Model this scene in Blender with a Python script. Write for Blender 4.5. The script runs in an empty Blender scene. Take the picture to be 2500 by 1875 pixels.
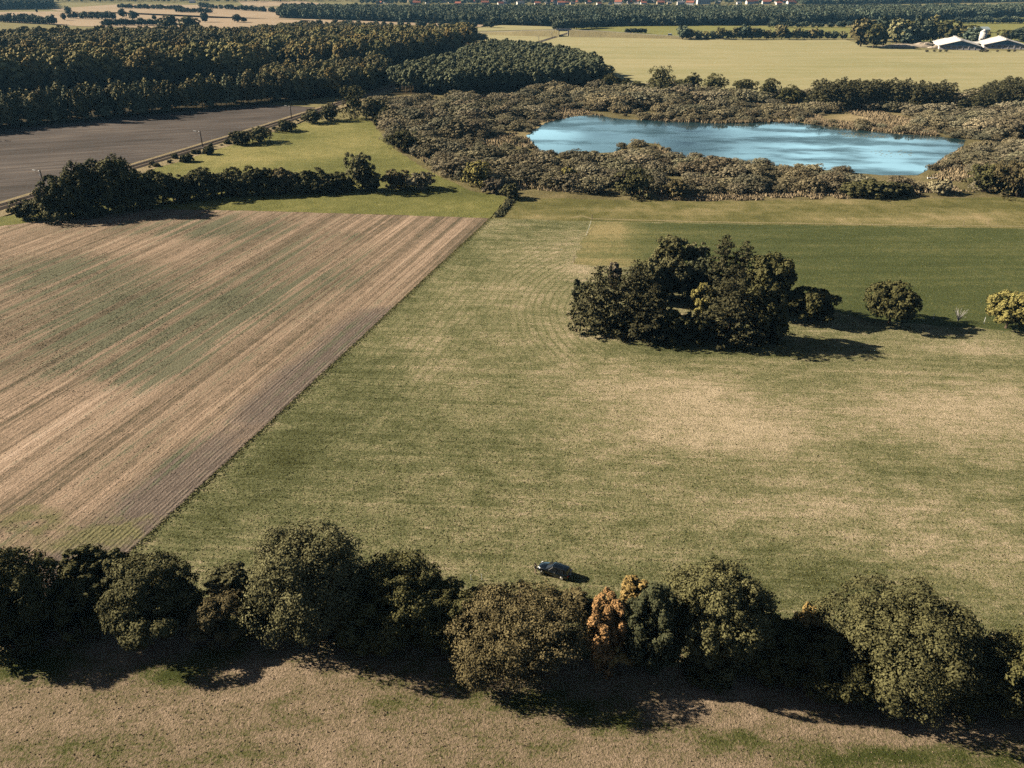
import bpy, bmesh, math, random
import numpy as np
from mathutils import Vector, Matrix
from mathutils.geometry import delaunay_2d_cdt

S = bpy.context.scene
COL = S.collection
R = math.radians

# ------------------------------------------------------------------ camera
CAM_Z, PITCH, FPX = 71.0, R(27.6), 1925.0          # drone height, tilt below the horizon, focal length (2500 px frame)
cd = bpy.data.cameras.new('camera'); cam = bpy.data.objects.new('camera', cd); COL.objects.link(cam)
cam.location = (0, 0, CAM_Z); cam.rotation_euler = (math.pi/2 - PITCH, 0, 0)
cd.sensor_fit = 'HORIZONTAL'; cd.sensor_width = 36.0; cd.lens = 36.0*FPX/2500.0
cd.clip_start = 0.5; cd.clip_end = 20000.0
S.camera = cam
# ------------------------------------------------------------------ sky and sun
SHADOW_AZ, SUN_EL = R(-13.0), R(28.0)              # shadows fall to the right and a little towards the camera
travel = Vector((math.cos(SHADOW_AZ)*math.cos(SUN_EL), math.sin(SHADOW_AZ)*math.cos(SUN_EL), -math.sin(SUN_EL)))
world = bpy.data.worlds.new('World'); S.world = world; world.use_nodes = True
wn = world.node_tree.nodes; wl = world.node_tree.links; wn.clear()
wo = wn.new('ShaderNodeOutputWorld'); wb = wn.new('ShaderNodeBackground'); sky = wn.new('ShaderNodeTexSky')
sky.sky_type = 'NISHITA'; sky.sun_disc = False; sky.sun_elevation = SUN_EL
sky.sun_rotation = math.atan2(-travel.x, -travel.y); sky.altitude = 70; sky.air_density = 0.3; sky.dust_density = 0.25; sky.ozone_density = 1.0
# thin broken cloud, plus an unseen brighter bank shaped for the pond's reflection
wtc = wn.new('ShaderNodeTexCoord'); wsx = wn.new('ShaderNodeSeparateXYZ'); wl.new(wtc.outputs['Generated'], wsx.inputs[0])
def wmath(op, a, b):
    k = wn.new('ShaderNodeMath'); k.operation = op
    for i, v in enumerate((a, b)):
        if isinstance(v, (int, float)): k.inputs[i].default_value = v
        else: wl.new(v, k.inputs[i])
    return k.outputs[0]
wz = wmath('ADD', wmath('MAXIMUM', wsx.outputs['Z'], 0.0), .06)      # cloud layer seen in perspective
wcb = wn.new('ShaderNodeCombineXYZ'); wl.new(wmath('DIVIDE', wsx.outputs['X'], wz), wcb.inputs[0]); wl.new(wmath('DIVIDE', wsx.outputs['Y'], wz), wcb.inputs[1])
wnz = wn.new('ShaderNodeTexNoise'); wnz.inputs['Scale'].default_value = .9; wnz.inputs['Detail'].default_value = 7; wl.new(wcb.outputs[0], wnz.inputs['Vector'])
wbank = wmath('MULTIPLY', wmath('POWER', 2.718, wmath('MULTIPLY', wmath('ABSOLUTE', wmath('SUBTRACT', wsx.outputs['Z'], .17), 0), -7.0)), wmath('MAXIMUM', wmath('MULTIPLY', wmath('SUBTRACT', wsx.outputs['Y'], .45), 1.1), 0.0))
wcov = wmath('ADD', wnz.outputs['Fac'], wmath('MULTIPLY', wbank, .44))
wrp = wn.new('ShaderNodeMapRange'); wrp.inputs['From Min'].default_value = .61; wrp.inputs['From Max'].default_value = .79; wrp.inputs['To Max'].default_value = .9; wl.new(wcov, wrp.inputs['Value'])
wmx = wn.new('ShaderNodeMix'); wmx.data_type = 'RGBA'; wmx.inputs[7].default_value = (14.5, 23.5, 26.0, 1)
wtn = wn.new('ShaderNodeMix'); wtn.data_type = 'RGBA'; wtn.blend_type = 'MULTIPLY'; wtn.inputs[0].default_value = 1; wtn.inputs[7].default_value = (1.05, .84, .70, 1)   # the photograph's warm balance
wl.new(sky.outputs[0], wtn.inputs[6]); wl.new(wrp.outputs[0], wmx.inputs[0]); wl.new(wtn.outputs[2], wmx.inputs[6]); wl.new(wmx.outputs[2], wb.inputs['Color'])
wb.inputs['Strength'].default_value = 0.05; wl.new(wb.outputs[0], wo.inputs[0])
sl = bpy.data.lights.new('sun', 'SUN'); sun = bpy.data.objects.new('sun', sl); COL.objects.link(sun)
sl.energy = 5.0; sl.angle = R(0.5); sl.color = (1.0, 0.88, 0.70)
sun.rotation_euler = travel.to_track_quat('-Z', 'Y').to_euler(); sun.location = (-200, 100, 300)
S.view_settings.view_transform = 'Standard'; S.view_settings.look = 'None'; S.view_settings.exposure = 1.18; S.view_settings.gamma = 1.0
S.view_settings.use_curve_mapping = False
S.render.engine = 'CYCLES'
S.cycles.max_bounces = 4; S.cycles.diffuse_bounces = 0; S.cycles.glossy_bounces = 2; S.cycles.transmission_bounces = 2; S.cycles.volume_bounces = 0
S.cycles.transparent_max_bounces = 4; S.cycles.use_denoising = False; S.cycles.caustics_reflective = False; S.cycles.caustics_refractive = False

# ------------------------------------------------------------------ ground coordinates
cP, sP = math.cos(PITCH), math.sin(PITCH)
def G(px, py, z=0.0):
    """point of the plane at height z that the survey photo shows at (px, py)"""
    u = (px-1250)/FPX; v = (937.5-py)/FPX
    dz = -sP + v*cP
    t = (z-CAM_Z)/dz
    return (u*t, (cP+v*sP)*t)
def GP(pts, z=0.0): return [G(x, y, z) for x, y in pts]
def scale_at(X, Y, Z):                              # survey pixels per metre at a point
    return FPX/(Y*cP-(Z-CAM_Z)*sP)
def dep(X, Y, Z): return math.atan2(CAM_Z-Z, Y)
def fit(x0, x1, yt, yb, clear=0.4, minr=0.55, maxr=2.2):
    """crown (centre X, Y, radius r, half height rz) whose outline spans that box, standing on the ground"""
    cx, cy = (x0+x1)/2, (yt+yb)/2
    Z = 4.0
    for _ in range(14):
        X, Y = G(cx, cy, Z); s = scale_at(X, Y, Z); d = dep(X, Y, Z)
        r = (x1-x0)/2/s; h = (yb-yt)/2/s
        q = max(h*h-(r*math.sin(d))**2, 0)
        rz = min(max(math.sqrt(q)/math.cos(d), minr*r), maxr*r)
        Z = 0.5*Z+0.5*(rz+clear)
    return X, Y, r, rz, Z
def inpoly(x, y, poly):
    c = np.zeros(len(x), bool); n = len(poly); j = n-1
    for i in range(n):
        xi, yi = poly[i]; xj, yj = poly[j]
        if yi != yj:
            m = ((yi > y) != (yj > y)) & (x < (xj-xi)*(y-yi)/(yj-yi)+xi)
            c ^= m
        j = i
    return c
def in_frame(x, y, z=0.0, mx=0.0, my=0.0):          # numpy: is the point inside the photograph (plus a margin, share of width)
    dz = z-CAM_Z
    d = y*cP-dz*sP
    px = 1250+FPX*x/d; py = 937.5-FPX*(y*sP+dz*cP)/d
    return (d > 1) & (px > -2500*mx) & (px < 2500*(1+mx)) & (py > -1875*my) & (py < 1875*(1+my))
def vnoise(x, y, seed=0):                            # smooth value noise 0..1
    rs = np.random.RandomState(seed); T = rs.rand(64, 64)
    xi = np.floor(x).astype(int); yi = np.floor(y).astype(int); fx = x-xi; fy = y-yi
    fx = fx*fx*(3-2*fx); fy = fy*fy*(3-2*fy)
    a = T[xi % 64, yi % 64]; b = T[(xi+1) % 64, yi % 64]; c = T[xi % 64, (yi+1) % 64]; e = T[(xi+1) % 64, (yi+1) % 64]
    return (a*(1-fx)+b*fx)*(1-fy)+(c*(1-fx)+e*fx)*fy
def fbm(x, y, sc, seed=0, oct=3):
    v = 0; a = 1; t = 0
    for k in range(oct):
        v = v+a*vnoise(x*sc*2**k+17.3*k, y*sc*2**k+5.1*k, seed+k); t += a; a *= .55
    return v/t

# ------------------------------------------------------------------ node helpers
class NT:
    def __init__(s, name, rough=0.85, spec=0.2):
        s.m = bpy.data.materials.new(name); s.m.use_nodes = True
        s.n = s.m.node_tree.nodes; s.l = s.m.node_tree.links; s.n.clear()
        s.out = s.n.new('ShaderNodeOutputMaterial'); s.p = s.n.new('ShaderNodeBsdfPrincipled')
        s.l.new(s.p.outputs[0], s.out.inputs[0]); s.p.inputs['Roughness'].default_value = rough
        s.p.inputs['Specular IOR Level'].default_value = spec
        s._pos = None
    def set(s, inp, v):
        if isinstance(v, bpy.types.NodeSocket): s.l.new(v, inp)
        elif isinstance(v, (tuple, list)) and len(v) == 3 and inp.type == 'RGBA': inp.default_value = (*v, 1)
        else: inp.default_value = v
    def pos(s):
        if s._pos is None: s._pos = s.n.new('ShaderNodeNewGeometry').outputs['Position']
        return s._pos
    def mapping(s, rot=0.0, scale=(1, 1, 1), vec=None, loc=(0, 0, 0)):
        m = s.n.new('ShaderNodeMapping'); m.vector_type = 'TEXTURE'      # turn first, then stretch
        m.inputs['Rotation'].default_value = (0, 0, -rot); m.inputs['Scale'].default_value = tuple(1/k for k in scale); m.inputs['Location'].default_value = loc
        s.l.new(vec or s.pos(), m.inputs['Vector']); return m.outputs[0]
    def noise(s, scale, detail=3, rough=0.55, vec=None, dist=0.0):
        t = s.n.new('ShaderNodeTexNoise'); t.inputs['Scale'].default_value = scale; t.inputs['Detail'].default_value = detail
        t.inputs['Roughness'].default_value = rough; t.inputs['Distortion'].default_value = dist
        s.l.new(vec or s.pos(), t.inputs['Vector']); return t.outputs['Fac']
    def voro(s, scale, vec=None):
        t = s.n.new('ShaderNodeTexVoronoi'); t.inputs['Scale'].default_value = scale
        s.l.new(vec or s.pos(), t.inputs['Vector']); return t.outputs['Distance']
    def wave(s, scale, vec, dist=1.0, dscale=1.0, detail=2):
        t = s.n.new('ShaderNodeTexWave'); t.inputs['Scale'].default_value = scale; t.inputs['Distortion'].default_value = dist
        t.inputs['Detail Scale'].default_value = dscale; t.inputs['Detail'].default_value = detail
        t.bands_direction = 'X'; s.l.new(vec, t.inputs['Vector']); return t.outputs['Fac']
    def math(s, op, a, b=0.0, clamp=False):
        t = s.n.new('ShaderNodeMath'); t.operation = op; t.use_clamp = clamp; s.set(t.inputs[0], a); s.set(t.inputs[1], b); return t.outputs[0]
    def madd(s, a, k, c):
        t = s.n.new('ShaderNodeMath'); t.operation = 'MULTIPLY_ADD'; s.set(t.inputs[0], a); s.set(t.inputs[1], k); s.set(t.inputs[2], c); return t.outputs[0]
    def rng(s, v, a, b, c=0.0, d=1.0):
        t = s.n.new('ShaderNodeMapRange'); s.set(t.inputs[0], v)
        for i, q in enumerate((a, b, c, d)): t.inputs[1+i].default_value = q
        return t.outputs[0]
    def ramp(s, f, stops):
        t = s.n.new('ShaderNodeValToRGB'); e = t.color_ramp.elements
        while len(e) < len(stops): e.new(0.5)
        for k, (p, c) in enumerate(stops): e[k].position = p; e[k].color = (*c, 1)
        s.set(t.inputs[0], f); return t.outputs[0]
    def mix(s, f, a, b, kind='MIX'):
        t = s.n.new('ShaderNodeMix'); t.data_type = 'RGBA'; t.blend_type = kind
        s.set(t.inputs[0], f); s.set(t.inputs[6], a); s.set(t.inputs[7], b); return t.outputs[2]
    def attr(s, name, kind='GEOMETRY'):
        t = s.n.new('ShaderNodeAttribute'); t.attribute_name = name; t.attribute_type = kind; return t
    def rand(s): return s.n.new('ShaderNodeObjectInfo').outputs['Random']
    def bump(s, h, strength=0.6, dist=0.2):
        t = s.n.new('ShaderNodeBump'); t.inputs['Strength'].default_value = strength; t.inputs['Distance'].default_value = dist
        s.l.new(h, t.inputs['Height']); s.l.new(t.outputs[0], s.p.inputs['Normal'])
    def color(s, c): s.set(s.p.inputs['Base Color'], c)

def plain(name, c, rough=0.6, metal=0.0, spec=0.4, var=0.0):
    m = NT(name, rough, spec); m.p.inputs['Metallic'].default_value = metal
    if var: m.color(m.mix(m.noise(0.9, 4), tuple(k*(1-var) for k in c), tuple(min(1, k*(1+var)) for k in c)))
    else: m.color(c)
    return m.m

# ------------------------------------------------------------------ object helpers
def put(name, me, mat=None, parent=None, loc=None, rz=0.0, sc=None):
    o = bpy.data.objects.new(name, me); COL.objects.link(o)
    if mat is not None and me is not None and not me.materials:
        for k in (mat if isinstance(mat, (list, tuple)) else [mat]): me.materials.append(k)
    if parent: o.parent = parent
    if loc is not None: o.location = loc
    if rz: o.rotation_euler[2] = rz
    if sc is not None: o.scale = sc if hasattr(sc, '__len__') else (sc, sc, sc)
    return o
def tag(o, label, cat, group=None):
    o['label'] = label; o['category'] = cat
    if group: o['group'] = group
    return o
def kind(o, k, label=None):
    o['kind'] = k
    if label: o['label'] = label
    return o
def np_mesh(name, V, Q, cols=None, mats=None, matidx=None):
    """mesh from float verts (n,3) and an int face array (m,3|4); cols per vertex"""
    me = bpy.data.meshes.new(name); V = np.asarray(V, np.float32); Q = np.asarray(Q, np.int32); k = Q.shape[1]
    me.vertices.add(len(V)); me.vertices.foreach_set('co', V.ravel())
    me.loops.add(Q.size); me.loops.foreach_set('vertex_index', Q.ravel())
    me.polygons.add(len(Q)); me.polygons.foreach_set('loop_start', np.arange(0, Q.size, k, dtype=np.int32))
    if matidx is not None: me.polygons.foreach_set('material_index', np.asarray(matidx, np.int32))
    if cols is not None:
        a = me.attributes.new('tone', 'FLOAT', 'POINT'); a.data.foreach_set('value', np.asarray(cols, np.float32))
    if mats:
        for m in mats: me.materials.append(m)
    me.update(); me.validate(); return me
class MB:
    """small mesh builder: boxes, tubes, lofts"""
    def __init__(s): s.v = []; s.f = []
    def box(s, x0, x1, y0, y1, z0, z1):
        b = len(s.v); s.v += [(x, y, z) for z in (z0, z1) for x, y in ((x0, y0), (x1, y0), (x1, y1), (x0, y1))]
        s.f += [tuple(b+i for i in q) for q in ((0, 3, 2, 1), (4, 5, 6, 7), (0, 1, 5, 4), (1, 2, 6, 5), (2, 3, 7, 6), (3, 0, 4, 7))]
        return s
    def tube(s, pts, rad, n=6, cap=True):
        pts = [Vector(p) for p in pts]; b = len(s.v)
        for i, p in enumerate(pts):
            t = (pts[min(i+1, len(pts)-1)]-pts[max(i-1, 0)]).normalized()
            u = t.orthogonal().normalized() if i == 0 else (u-t*u.dot(t)).normalized()
            w = t.cross(u); r = rad[i] if hasattr(rad, '__len__') else rad
            s.v += [tuple(p+(u*math.cos(2*math.pi*k/n)+w*math.sin(2*math.pi*k/n))*r) for k in range(n)]
        for i in range(len(pts)-1):
            for k in range(n): s.f.append((b+i*n+k, b+i*n+(k+1) % n, b+(i+1)*n+(k+1) % n, b+(i+1)*n+k))
        if cap:
            s.f.append(tuple(b+k for k in reversed(range(n)))); s.f.append(tuple(b+(len(pts)-1)*n+k for k in range(n)))
        return s
    def loft(s, rings, cap=True):
        b = len(s.v); n = len(rings[0])
        for r in rings: s.v += [tuple(p) for p in r]
        for i in range(len(rings)-1):
            for k in range(n): s.f.append((b+i*n+k, b+i*n+(k+1) % n, b+(i+1)*n+(k+1) % n, b+(i+1)*n+k))
        if cap:
            s.f.append(tuple(b+k for k in reversed(range(n)))); s.f.append(tuple(b+(len(rings)-1)*n+k for k in range(n)))
        return s
    def poly(s, pts): b = len(s.v); s.v += [tuple(p) for p in pts]; s.f.append(tuple(range(b, b+len(pts)))); return s
    def mesh(s, name, smooth=False):
        me = bpy.data.meshes.new(name); me.from_pydata(s.v, [], s.f); me.update()
        if smooth: me.polygons.foreach_set('use_smooth', [True]*len(me.polygons))
        return me

def sheet(name, poly, z, step, mat, attrs=None, wob=0.0, seed=0, dens=None, k='structure'):
    """flat ground sheet: outline in metres, triangulated with inner points; attrs = {name: f(x, y)} per vertex"""
    pts = []
    n = len(poly); rs = np.random.RandomState(seed)
    ds = dens or step or 1e9
    for i in range(n):
        a = np.array(poly[i]); b = np.array(poly[(i+1) % n]); L = np.linalg.norm(b-a); m = max(1, min(int(L/ds), 200))
        nrm = np.array([-(b-a)[1], (b-a)[0]])/max(L, 1e-6)
        for q in range(m):
            p = a+(b-a)*q/m
            if q and wob: p = p+nrm*(rs.rand()-.5)*2*wob
            pts.append(p)
    pts = np.array(pts); nb = len(pts)
    if step:
        x0, y0 = pts.min(0); x1, y1 = pts.max(0)
        gx, gy = np.meshgrid(np.arange(x0, x1, step), np.arange(y0, y1, step)); gx = gx.ravel(); gy = gy.ravel()
        gx = gx+(rs.rand(len(gx))-.5)*step*.5; gy = gy+(rs.rand(len(gy))-.5)*step*.5
        m = inpoly(gx, gy, [tuple(p) for p in pts]); gx = gx[m]; gy = gy[m]
        allp = np.vstack([pts, np.stack([gx, gy], 1)])
    else: allp = pts
    vs, es, fs, *_ = delaunay_2d_cdt([Vector(p) for p in allp], [], [list(range(nb))], 1, 1e-4)
    V = np.array([(v.x, v.y, z) for v in vs]); me = bpy.data.meshes.new(name)
    me.from_pydata(V.tolist(), [], [list(f) for f in fs]); me.update()
    if me.polygons and me.polygons[0].normal.z < 0: me.flip_normals()
    for an, fn in (attrs or {}).items():
        a = me.attributes.new(an, 'FLOAT', 'POINT'); a.data.foreach_set('value', np.clip(fn(V[:, 0], V[:, 1]), -1, 2).astype(np.float32))
    o = put(name, me, mat); o['kind'] = k
    return o

def blobs(lst):
    """sum of soft patches given as (px, py, half width px, half height px, weight) on the survey photo, as a function of x, y in metres"""
    L = []
    for px, py, wx, wy, w in lst:
        c = G(px, py); ax = G(px+wx, py); ay = G(px, py-wy)
        L.append((c[0], c[1], abs(ax[0]-c[0]), abs(ay[1]-c[1]), w))
    def f(x, y):
        v = 0*x
        for cx, cy, rx, ry, w in L: v = v+w*np.exp(-((x-cx)/rx)**2-((y-cy)/ry)**2)
        return v
    return f

ROW = math.atan2(1.0, 0.268)                        # direction of the drill rows, the field boundary and the railway
ru, rv = np.array([math.cos(ROW), math.sin(ROW)]), np.array([math.sin(ROW), -math.cos(ROW)])   # along, across

# ================================================================== GROUND MATERIALS
def grass_mat(name, stops, big=0.05, mid=0.45, fine=2.6, amp=(0.35, 0.55, 1.15), streak=None, bump=(1.0, 0.45), use_dry=True):
    m = NT(name, 0.95, 0.05)
    nb = m.noise(big, 4); nm = m.noise(mid, 3, .6); nf = m.noise(fine, 4, .7)
    v = m.attr('dry').outputs['Fac'] if use_dry else 0.4
    v = m.madd(m.math('SUBTRACT', nb, .5), amp[0], v)
    v = m.madd(m.math('SUBTRACT', nm, .5), amp[1], v)
    v = m.madd(m.math('SUBTRACT', nf, .5), amp[2], v)
    if streak:
        ang, sx, sy, a = streak
        ns = m.noise(1.0, 3, .6, m.mapping(-ang, (sx, sy, 1)))
        v = m.madd(m.math('SUBTRACT', ns, .5), a, v)
    m.color(m.ramp(v, stops))
    h = m.madd(m.noise(fine*1.9, 3, .7), .6, nf)
    m.bump(h, *bump)
    return m.m

GR = [(0.0, (.066, .070, .023)), (0.3, (.130, .138, .060)), (0.55, (.250, .232, .120)), (0.8, (.42, .342, .222)), (1.0, (.53, .43, .29))]
m = NT('meadow_grass', .95, .05)
nb_, nm_, nf_ = m.noise(.05, 5), m.noise(.30, 6, .75, m.mapping(.05, (.6, 1, 1))), m.noise(2.4, 5, .75)
ns_ = m.noise(1.0, 4, .65, m.mapping(.07, (.025, .45, 1))); nt_ = m.noise(1.0, 3, .7, m.mapping(.07, (.012, 1.6, 1)))
v = m.attr('dry').outputs['Fac']
for nn, k in ((nb_, .55), (nm_, 1.15), (m.noise(.95, 3, .7), .55), (nf_, 1.35), (ns_, .42), (nt_, .5)): v = m.madd(m.math('SUBTRACT', nn, .5), k, v)
# wheel and mower lines: round the clump, and along the field boundary
CLX, CLY = G(1640, 770)
vd = m.n.new('ShaderNodeVectorMath'); vd.operation = 'DISTANCE'; m.l.new(m.mapping(0, (1, .75, 1)), vd.inputs[0]); vd.inputs[1].default_value = (CLX, CLY*.75, 0)
wob_ = m.noise(.12, 2)
ring = m.math('SINE', m.madd(wob_, 3.0, m.math('MULTIPLY', vd.outputs['Value'], 2*math.pi/1.9))); ring = m.rng(m.madd(m.math('SUBTRACT', nm_, .5), 2.0, ring), .35, 1.1)
sepr = m.n.new('ShaderNodeSeparateXYZ'); m.l.new(m.mapping(-ROW, (1, 1, 1)), sepr.inputs[0])
lin = m.math('SINE', m.madd(wob_, 4.0, m.math('MULTIPLY', sepr.outputs['Y'], 2*math.pi/2.3))); lin = m.rng(m.madd(m.math('SUBTRACT', nm_, .5), 2.4, lin), .45, 1.2)
v = m.madd(m.math('MULTIPLY', ring, m.attr('mow').outputs['Fac']), -.20, v); v = m.madd(m.math('MULTIPLY', lin, m.attr('rowm').outputs['Fac']), -.15, v)
m.color(m.ramp(v, GR)); m.bump(m.madd(m.noise(4.6, 3, .7), .6, nf_), 1.0, .5); M_meadow = m.m
M_base = grass_mat('open_land', [(0, (.10, .10, .035)), (.5, (.22, .19, .09)), (1, (.35, .28, .16))], big=.004, mid=.02, fine=.3, use_dry=False)
M_pasture = grass_mat('pasture_grass', [(0, (.045, .055, .018)), (.4, (.072, .086, .031)), (.75, (.155, .150, .062)), (1, (.28, .23, .11))], fine=1.6, amp=(.4, .45, .7), streak=(.02, .02, .22, .7), bump=(.8, .3))
M_bright = grass_mat('bright_grass', [(0, (.07, .078, .024)), (.4, (.155, .155, .050)), (.75, (.28, .245, .095)), (1, (.38, .31, .15))], fine=1.2, mid=.25, amp=(.5, .6, .7), bump=(.9, .4))
M_rough = grass_mat('rough_grass', [(0, (.055, .055, .022)), (.35, (.12, .115, .04)), (.6, (.21, .18, .08)), (.85, (.33, .26, .14)), (1, (.42, .33, .19))], fine=1.3, mid=.2, amp=(.5, .6, .5), streak=(-.03, .015, .2, .4), bump=(.9, .3))
M_scrubfloor = grass_mat('marsh_grass', [(0, (.06, .055, .025)), (.4, (.14, .12, .055)), (.7, (.26, .21, .11)), (1, (.40, .31, .18))], fine=.9, mid=.12, amp=(.4, .6, .5), bump=(.9, .4))
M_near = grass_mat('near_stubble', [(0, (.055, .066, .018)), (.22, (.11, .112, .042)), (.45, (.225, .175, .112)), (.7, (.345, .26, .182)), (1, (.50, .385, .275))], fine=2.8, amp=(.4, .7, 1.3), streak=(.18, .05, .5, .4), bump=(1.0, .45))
M_floor = grass_mat('forest_litter', [(0, (.03, .025, .012)), (1, (.09, .07, .035))], fine=.8, use_dry=False)
M_farpale = grass_mat('pale_stubble', [(0, (.19, .185, .085)), (.35, (.275, .255, .125)), (.65, (.355, .31, .17)), (1, (.44, .37, .23))], big=.012, mid=.06, fine=.25, amp=(.4, .3, .3), streak=(0.03, .004, .06, .75), bump=(.3, .2))
M_fargreen = grass_mat('far_green', [(0, (.12, .13, .04)), (.5, (.22, .21, .07)), (1, (.33, .28, .12))], big=.01, mid=.05, fine=.25, streak=(0, .004, .05, .4), bump=(.3, .2), use_dry=False)
M_fartan = grass_mat('far_tan', [(0, (.25, .19, .12)), (.5, (.36, .27, .18)), (1, (.44, .34, .22))], big=.008, mid=.04, fine=.2, streak=(.05, .003, .05, .5), bump=(.3, .2), use_dry=False)

# ploughed field: fine furrows along its length
m = NT('ploughed_soil', .95, .05)
vec = m.mapping(-ROW+.35, (1, 1, 1))
w1 = m.noise(1, 3, .6, m.mapping(-R(20), (.02, .35, 1))); n1 = m.noise(.02, 3); n2 = m.noise(1.4, 3, .7)
v = m.madd(m.math('SUBTRACT', n1, .5), 1.2, m.madd(m.math('SUBTRACT', w1, .5), 1.5, m.madd(m.math('SUBTRACT', n2, .5), 1.0, .36)))
m.color(m.ramp(v, [(0, (.050, .042, .036)), (.4, (.088, .074, .066)), (.7, (.13, .108, .092)), (1, (.21, .17, .135))])); m.bump(m.madd(n2, .5, w1), .6, .2); M_plough = m.m

# stubble field with drill rows
m = NT('drilled_stubble', .95, .05)
along = m.mapping(-ROW, (1, 1, 1))
st1 = m.noise(1, 3, .6, m.mapping(-ROW, (.004, .20, 1)))         # broad swaths
st2 = m.noise(1, 3, .65, m.mapping(-ROW, (.012, .9, 1)))         # narrow lines
rows = m.wave(1.0, m.mapping(-ROW+math.pi/2, (.42, .42, 1)), .6, .6)   # drill rows
nf = m.noise(2.2, 4, .7); nm = m.noise(.35, 3, .6)
bare = m.attr('bare').outputs['Fac']; green = m.attr('green').outputs['Fac']
st3 = m.noise(1, 2, .6, m.mapping(-ROW, (.006, .42, 1)))
v = m.madd(m.math('SUBTRACT', st1, .5), 1.2, .48); v = m.madd(m.math('SUBTRACT', st2, .5), 1.1, v); v = m.madd(m.math('SUBTRACT', st3, .5), 1.4, v)
v = m.madd(m.math('SUBTRACT', nf, .5), 1.1, v); v = m.madd(m.math('SUBTRACT', nm, .5), .7, v)
straw = m.ramp(v, [(0, (.095, .082, .052)), (.3, (.185, .140, .096)), (.55, (.285, .208, .146)), (.8, (.39, .285, .205)), (1, (.48, .36, .27))])
vb = m.madd(m.math('SUBTRACT', rows, .5), .22, m.madd(m.math('SUBTRACT', nf, .5), .5, m.madd(m.math('SUBTRACT', nm, .5), .6, .45)))
soil = m.ramp(vb, [(0, (.070, .055, .044)), (.45, (.150, .118, .096)), (.75, (.245, .195, .155)), (1, (.37, .295, .235))])
c = m.mix(m.rng(m.madd(m.math('SUBTRACT', m.noise(.08, 3), .5), 1.2, m.madd(m.math('SUBTRACT', nm, .5), .6, bare)), .2, .9), straw, soil)
gf = m.madd(m.math('SUBTRACT', nf, .5), 1.8, m.madd(m.math('SUBTRACT', st2, .5), 1.2, m.madd(m.math('SUBTRACT', st3, .5), 1.3, m.madd(m.math('SUBTRACT', nm, .5), .8, m.math('MULTIPLY', green, m.rng(st3, .33, .67, .15, 1.9))))))
gcol = m.ramp(m.noise(3.5, 3), [(.3, (.062, .076, .046)), (.7, (.14, .15, .090))])
c = m.mix(m.math('MULTIPLY', m.rng(gf, .34, .75), .85), c, gcol)
lush = m.attr('lush').outputs['Fac']
c = m.mix(m.rng(m.madd(m.math('SUBTRACT', nm, .5), 1.2, lush), .45, .75), c, m.ramp(nf, [(.3, (.095, .098, .045)), (.7, (.215, .185, .098))]))
m.color(c); m.bump(m.madd(rows, m.math('MULTIPLY', m.madd(bare, .16, .05), m.rng(nm, .35, .6, .1, 1.0)), m.madd(nf, 1.0, m.math('MULTIPLY', st2, .8))), 1.0, .35); M_stubble = m.m

M_track = plain('ballast', (.15, .118, .09), .95, 0, .05, .25)
M_path = grass_mat('trodden_path', [(0, (.19, .165, .08)), (1, (.34, .28, .16))], fine=1.5, use_dry=False)

# ================================================================== GROUND
o = sheet('ground', [(-6000, -300), (6000, -300), (6000, 9000), (-6000, 9000)], -0.35, 0, M_base)
BX = [(1195, 533), (300, 1362), (215, 1440)]
meadow_px = [(1195, 533), (2950, 562), (2950, 1800), (2200, 1690), (1650, 1630), (1100, 1575), (600, 1530), (215, 1440)]
dry_m = blobs([(800, 1050, 260, 260, -.07), (1150, 1200, 200, 150, -.04), (1640, 960, 220, 75, .40), (1800, 1060, 260, 55, .30), (2350, 1000, 260, 70, .40), (2440, 950, 120, 50, .15), (1050, 860, 70, 60, .16), (1330, 620, 110, 40, .22), (1230, 740, 130, 60, .20), (1420, 660, 60, 20, .25),
              (1900, 1230, 420, 45, .18), (1500, 1340, 250, 40, .10), (2250, 1330, 300, 60, .08), (1400, 800, 60, 90, .14), (1150, 560, 100, 25, .10), (2380, 850, 150, 22, .25), (1480, 820, 80, 20, .15),
              (1000, 1120, 160, 80, -.04), (1950, 1400, 200, 60, -.20), (1250, 1000, 90, 70, -.10), (1800, 860, 320, 26, -.16), (1950, 920, 160, 30, -.12), (1480, 1010, 120, 60, -.05), (1120, 590, 70, 25, -.08), (1300, 555, 70, 20, -.05),
              (930, 790, 25, 60, -.12), (800, 960, 40, 80, -.10), (660, 1160, 60, 90, -.16), (500, 1290, 70, 90, -.20), (720, 1080, 60, 60, -.10), (1010, 700, 20, 50, -.14), (1700, 1150, 200, 60, -.06), (2100, 1130, 300, 35, -.02)])
meadow = sheet('meadow', GP(meadow_px), 0.0, 2.6, M_meadow, {'dry': lambda x, y: .47+dry_m(x, y)+.22*(fbm(x, y, .035, 3)-.5), 'mow': blobs([(1340, 720, 110, 130, 1.0), (1300, 640, 90, 50, .4), (1400, 840, 120, 30, .5)]), 'rowm': blobs([(1130, 700, 110, 130, 1.0), (1000, 860, 140, 120, .9), (880, 1000, 140, 120, .5)])}, wob=.25, seed=1, dens=2.5)
stub_px = [(1195, 533), (1100, 529), (600, 514), (330, 510), (0, 552), (-700, 660), (-1400, 1100), (-900, 1560), (0, 1530), (215, 1440)]
green_f = blobs([(330, 770, 330, 90, .62), (700, 640, 180, 50, .30), (120, 660, 220, 45, .45), (560, 560, 250, 28, .40), (860, 575, 40, 14, .55), (300, 900, 250, 40, .35), (640, 740, 120, 40, .25), (830, 690, 60, 20, .3), (380, 1120, 130, 50, .18), (130, 1290, 150, 40, .25), (950, 560, 160, 25, -.25)])
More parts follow.
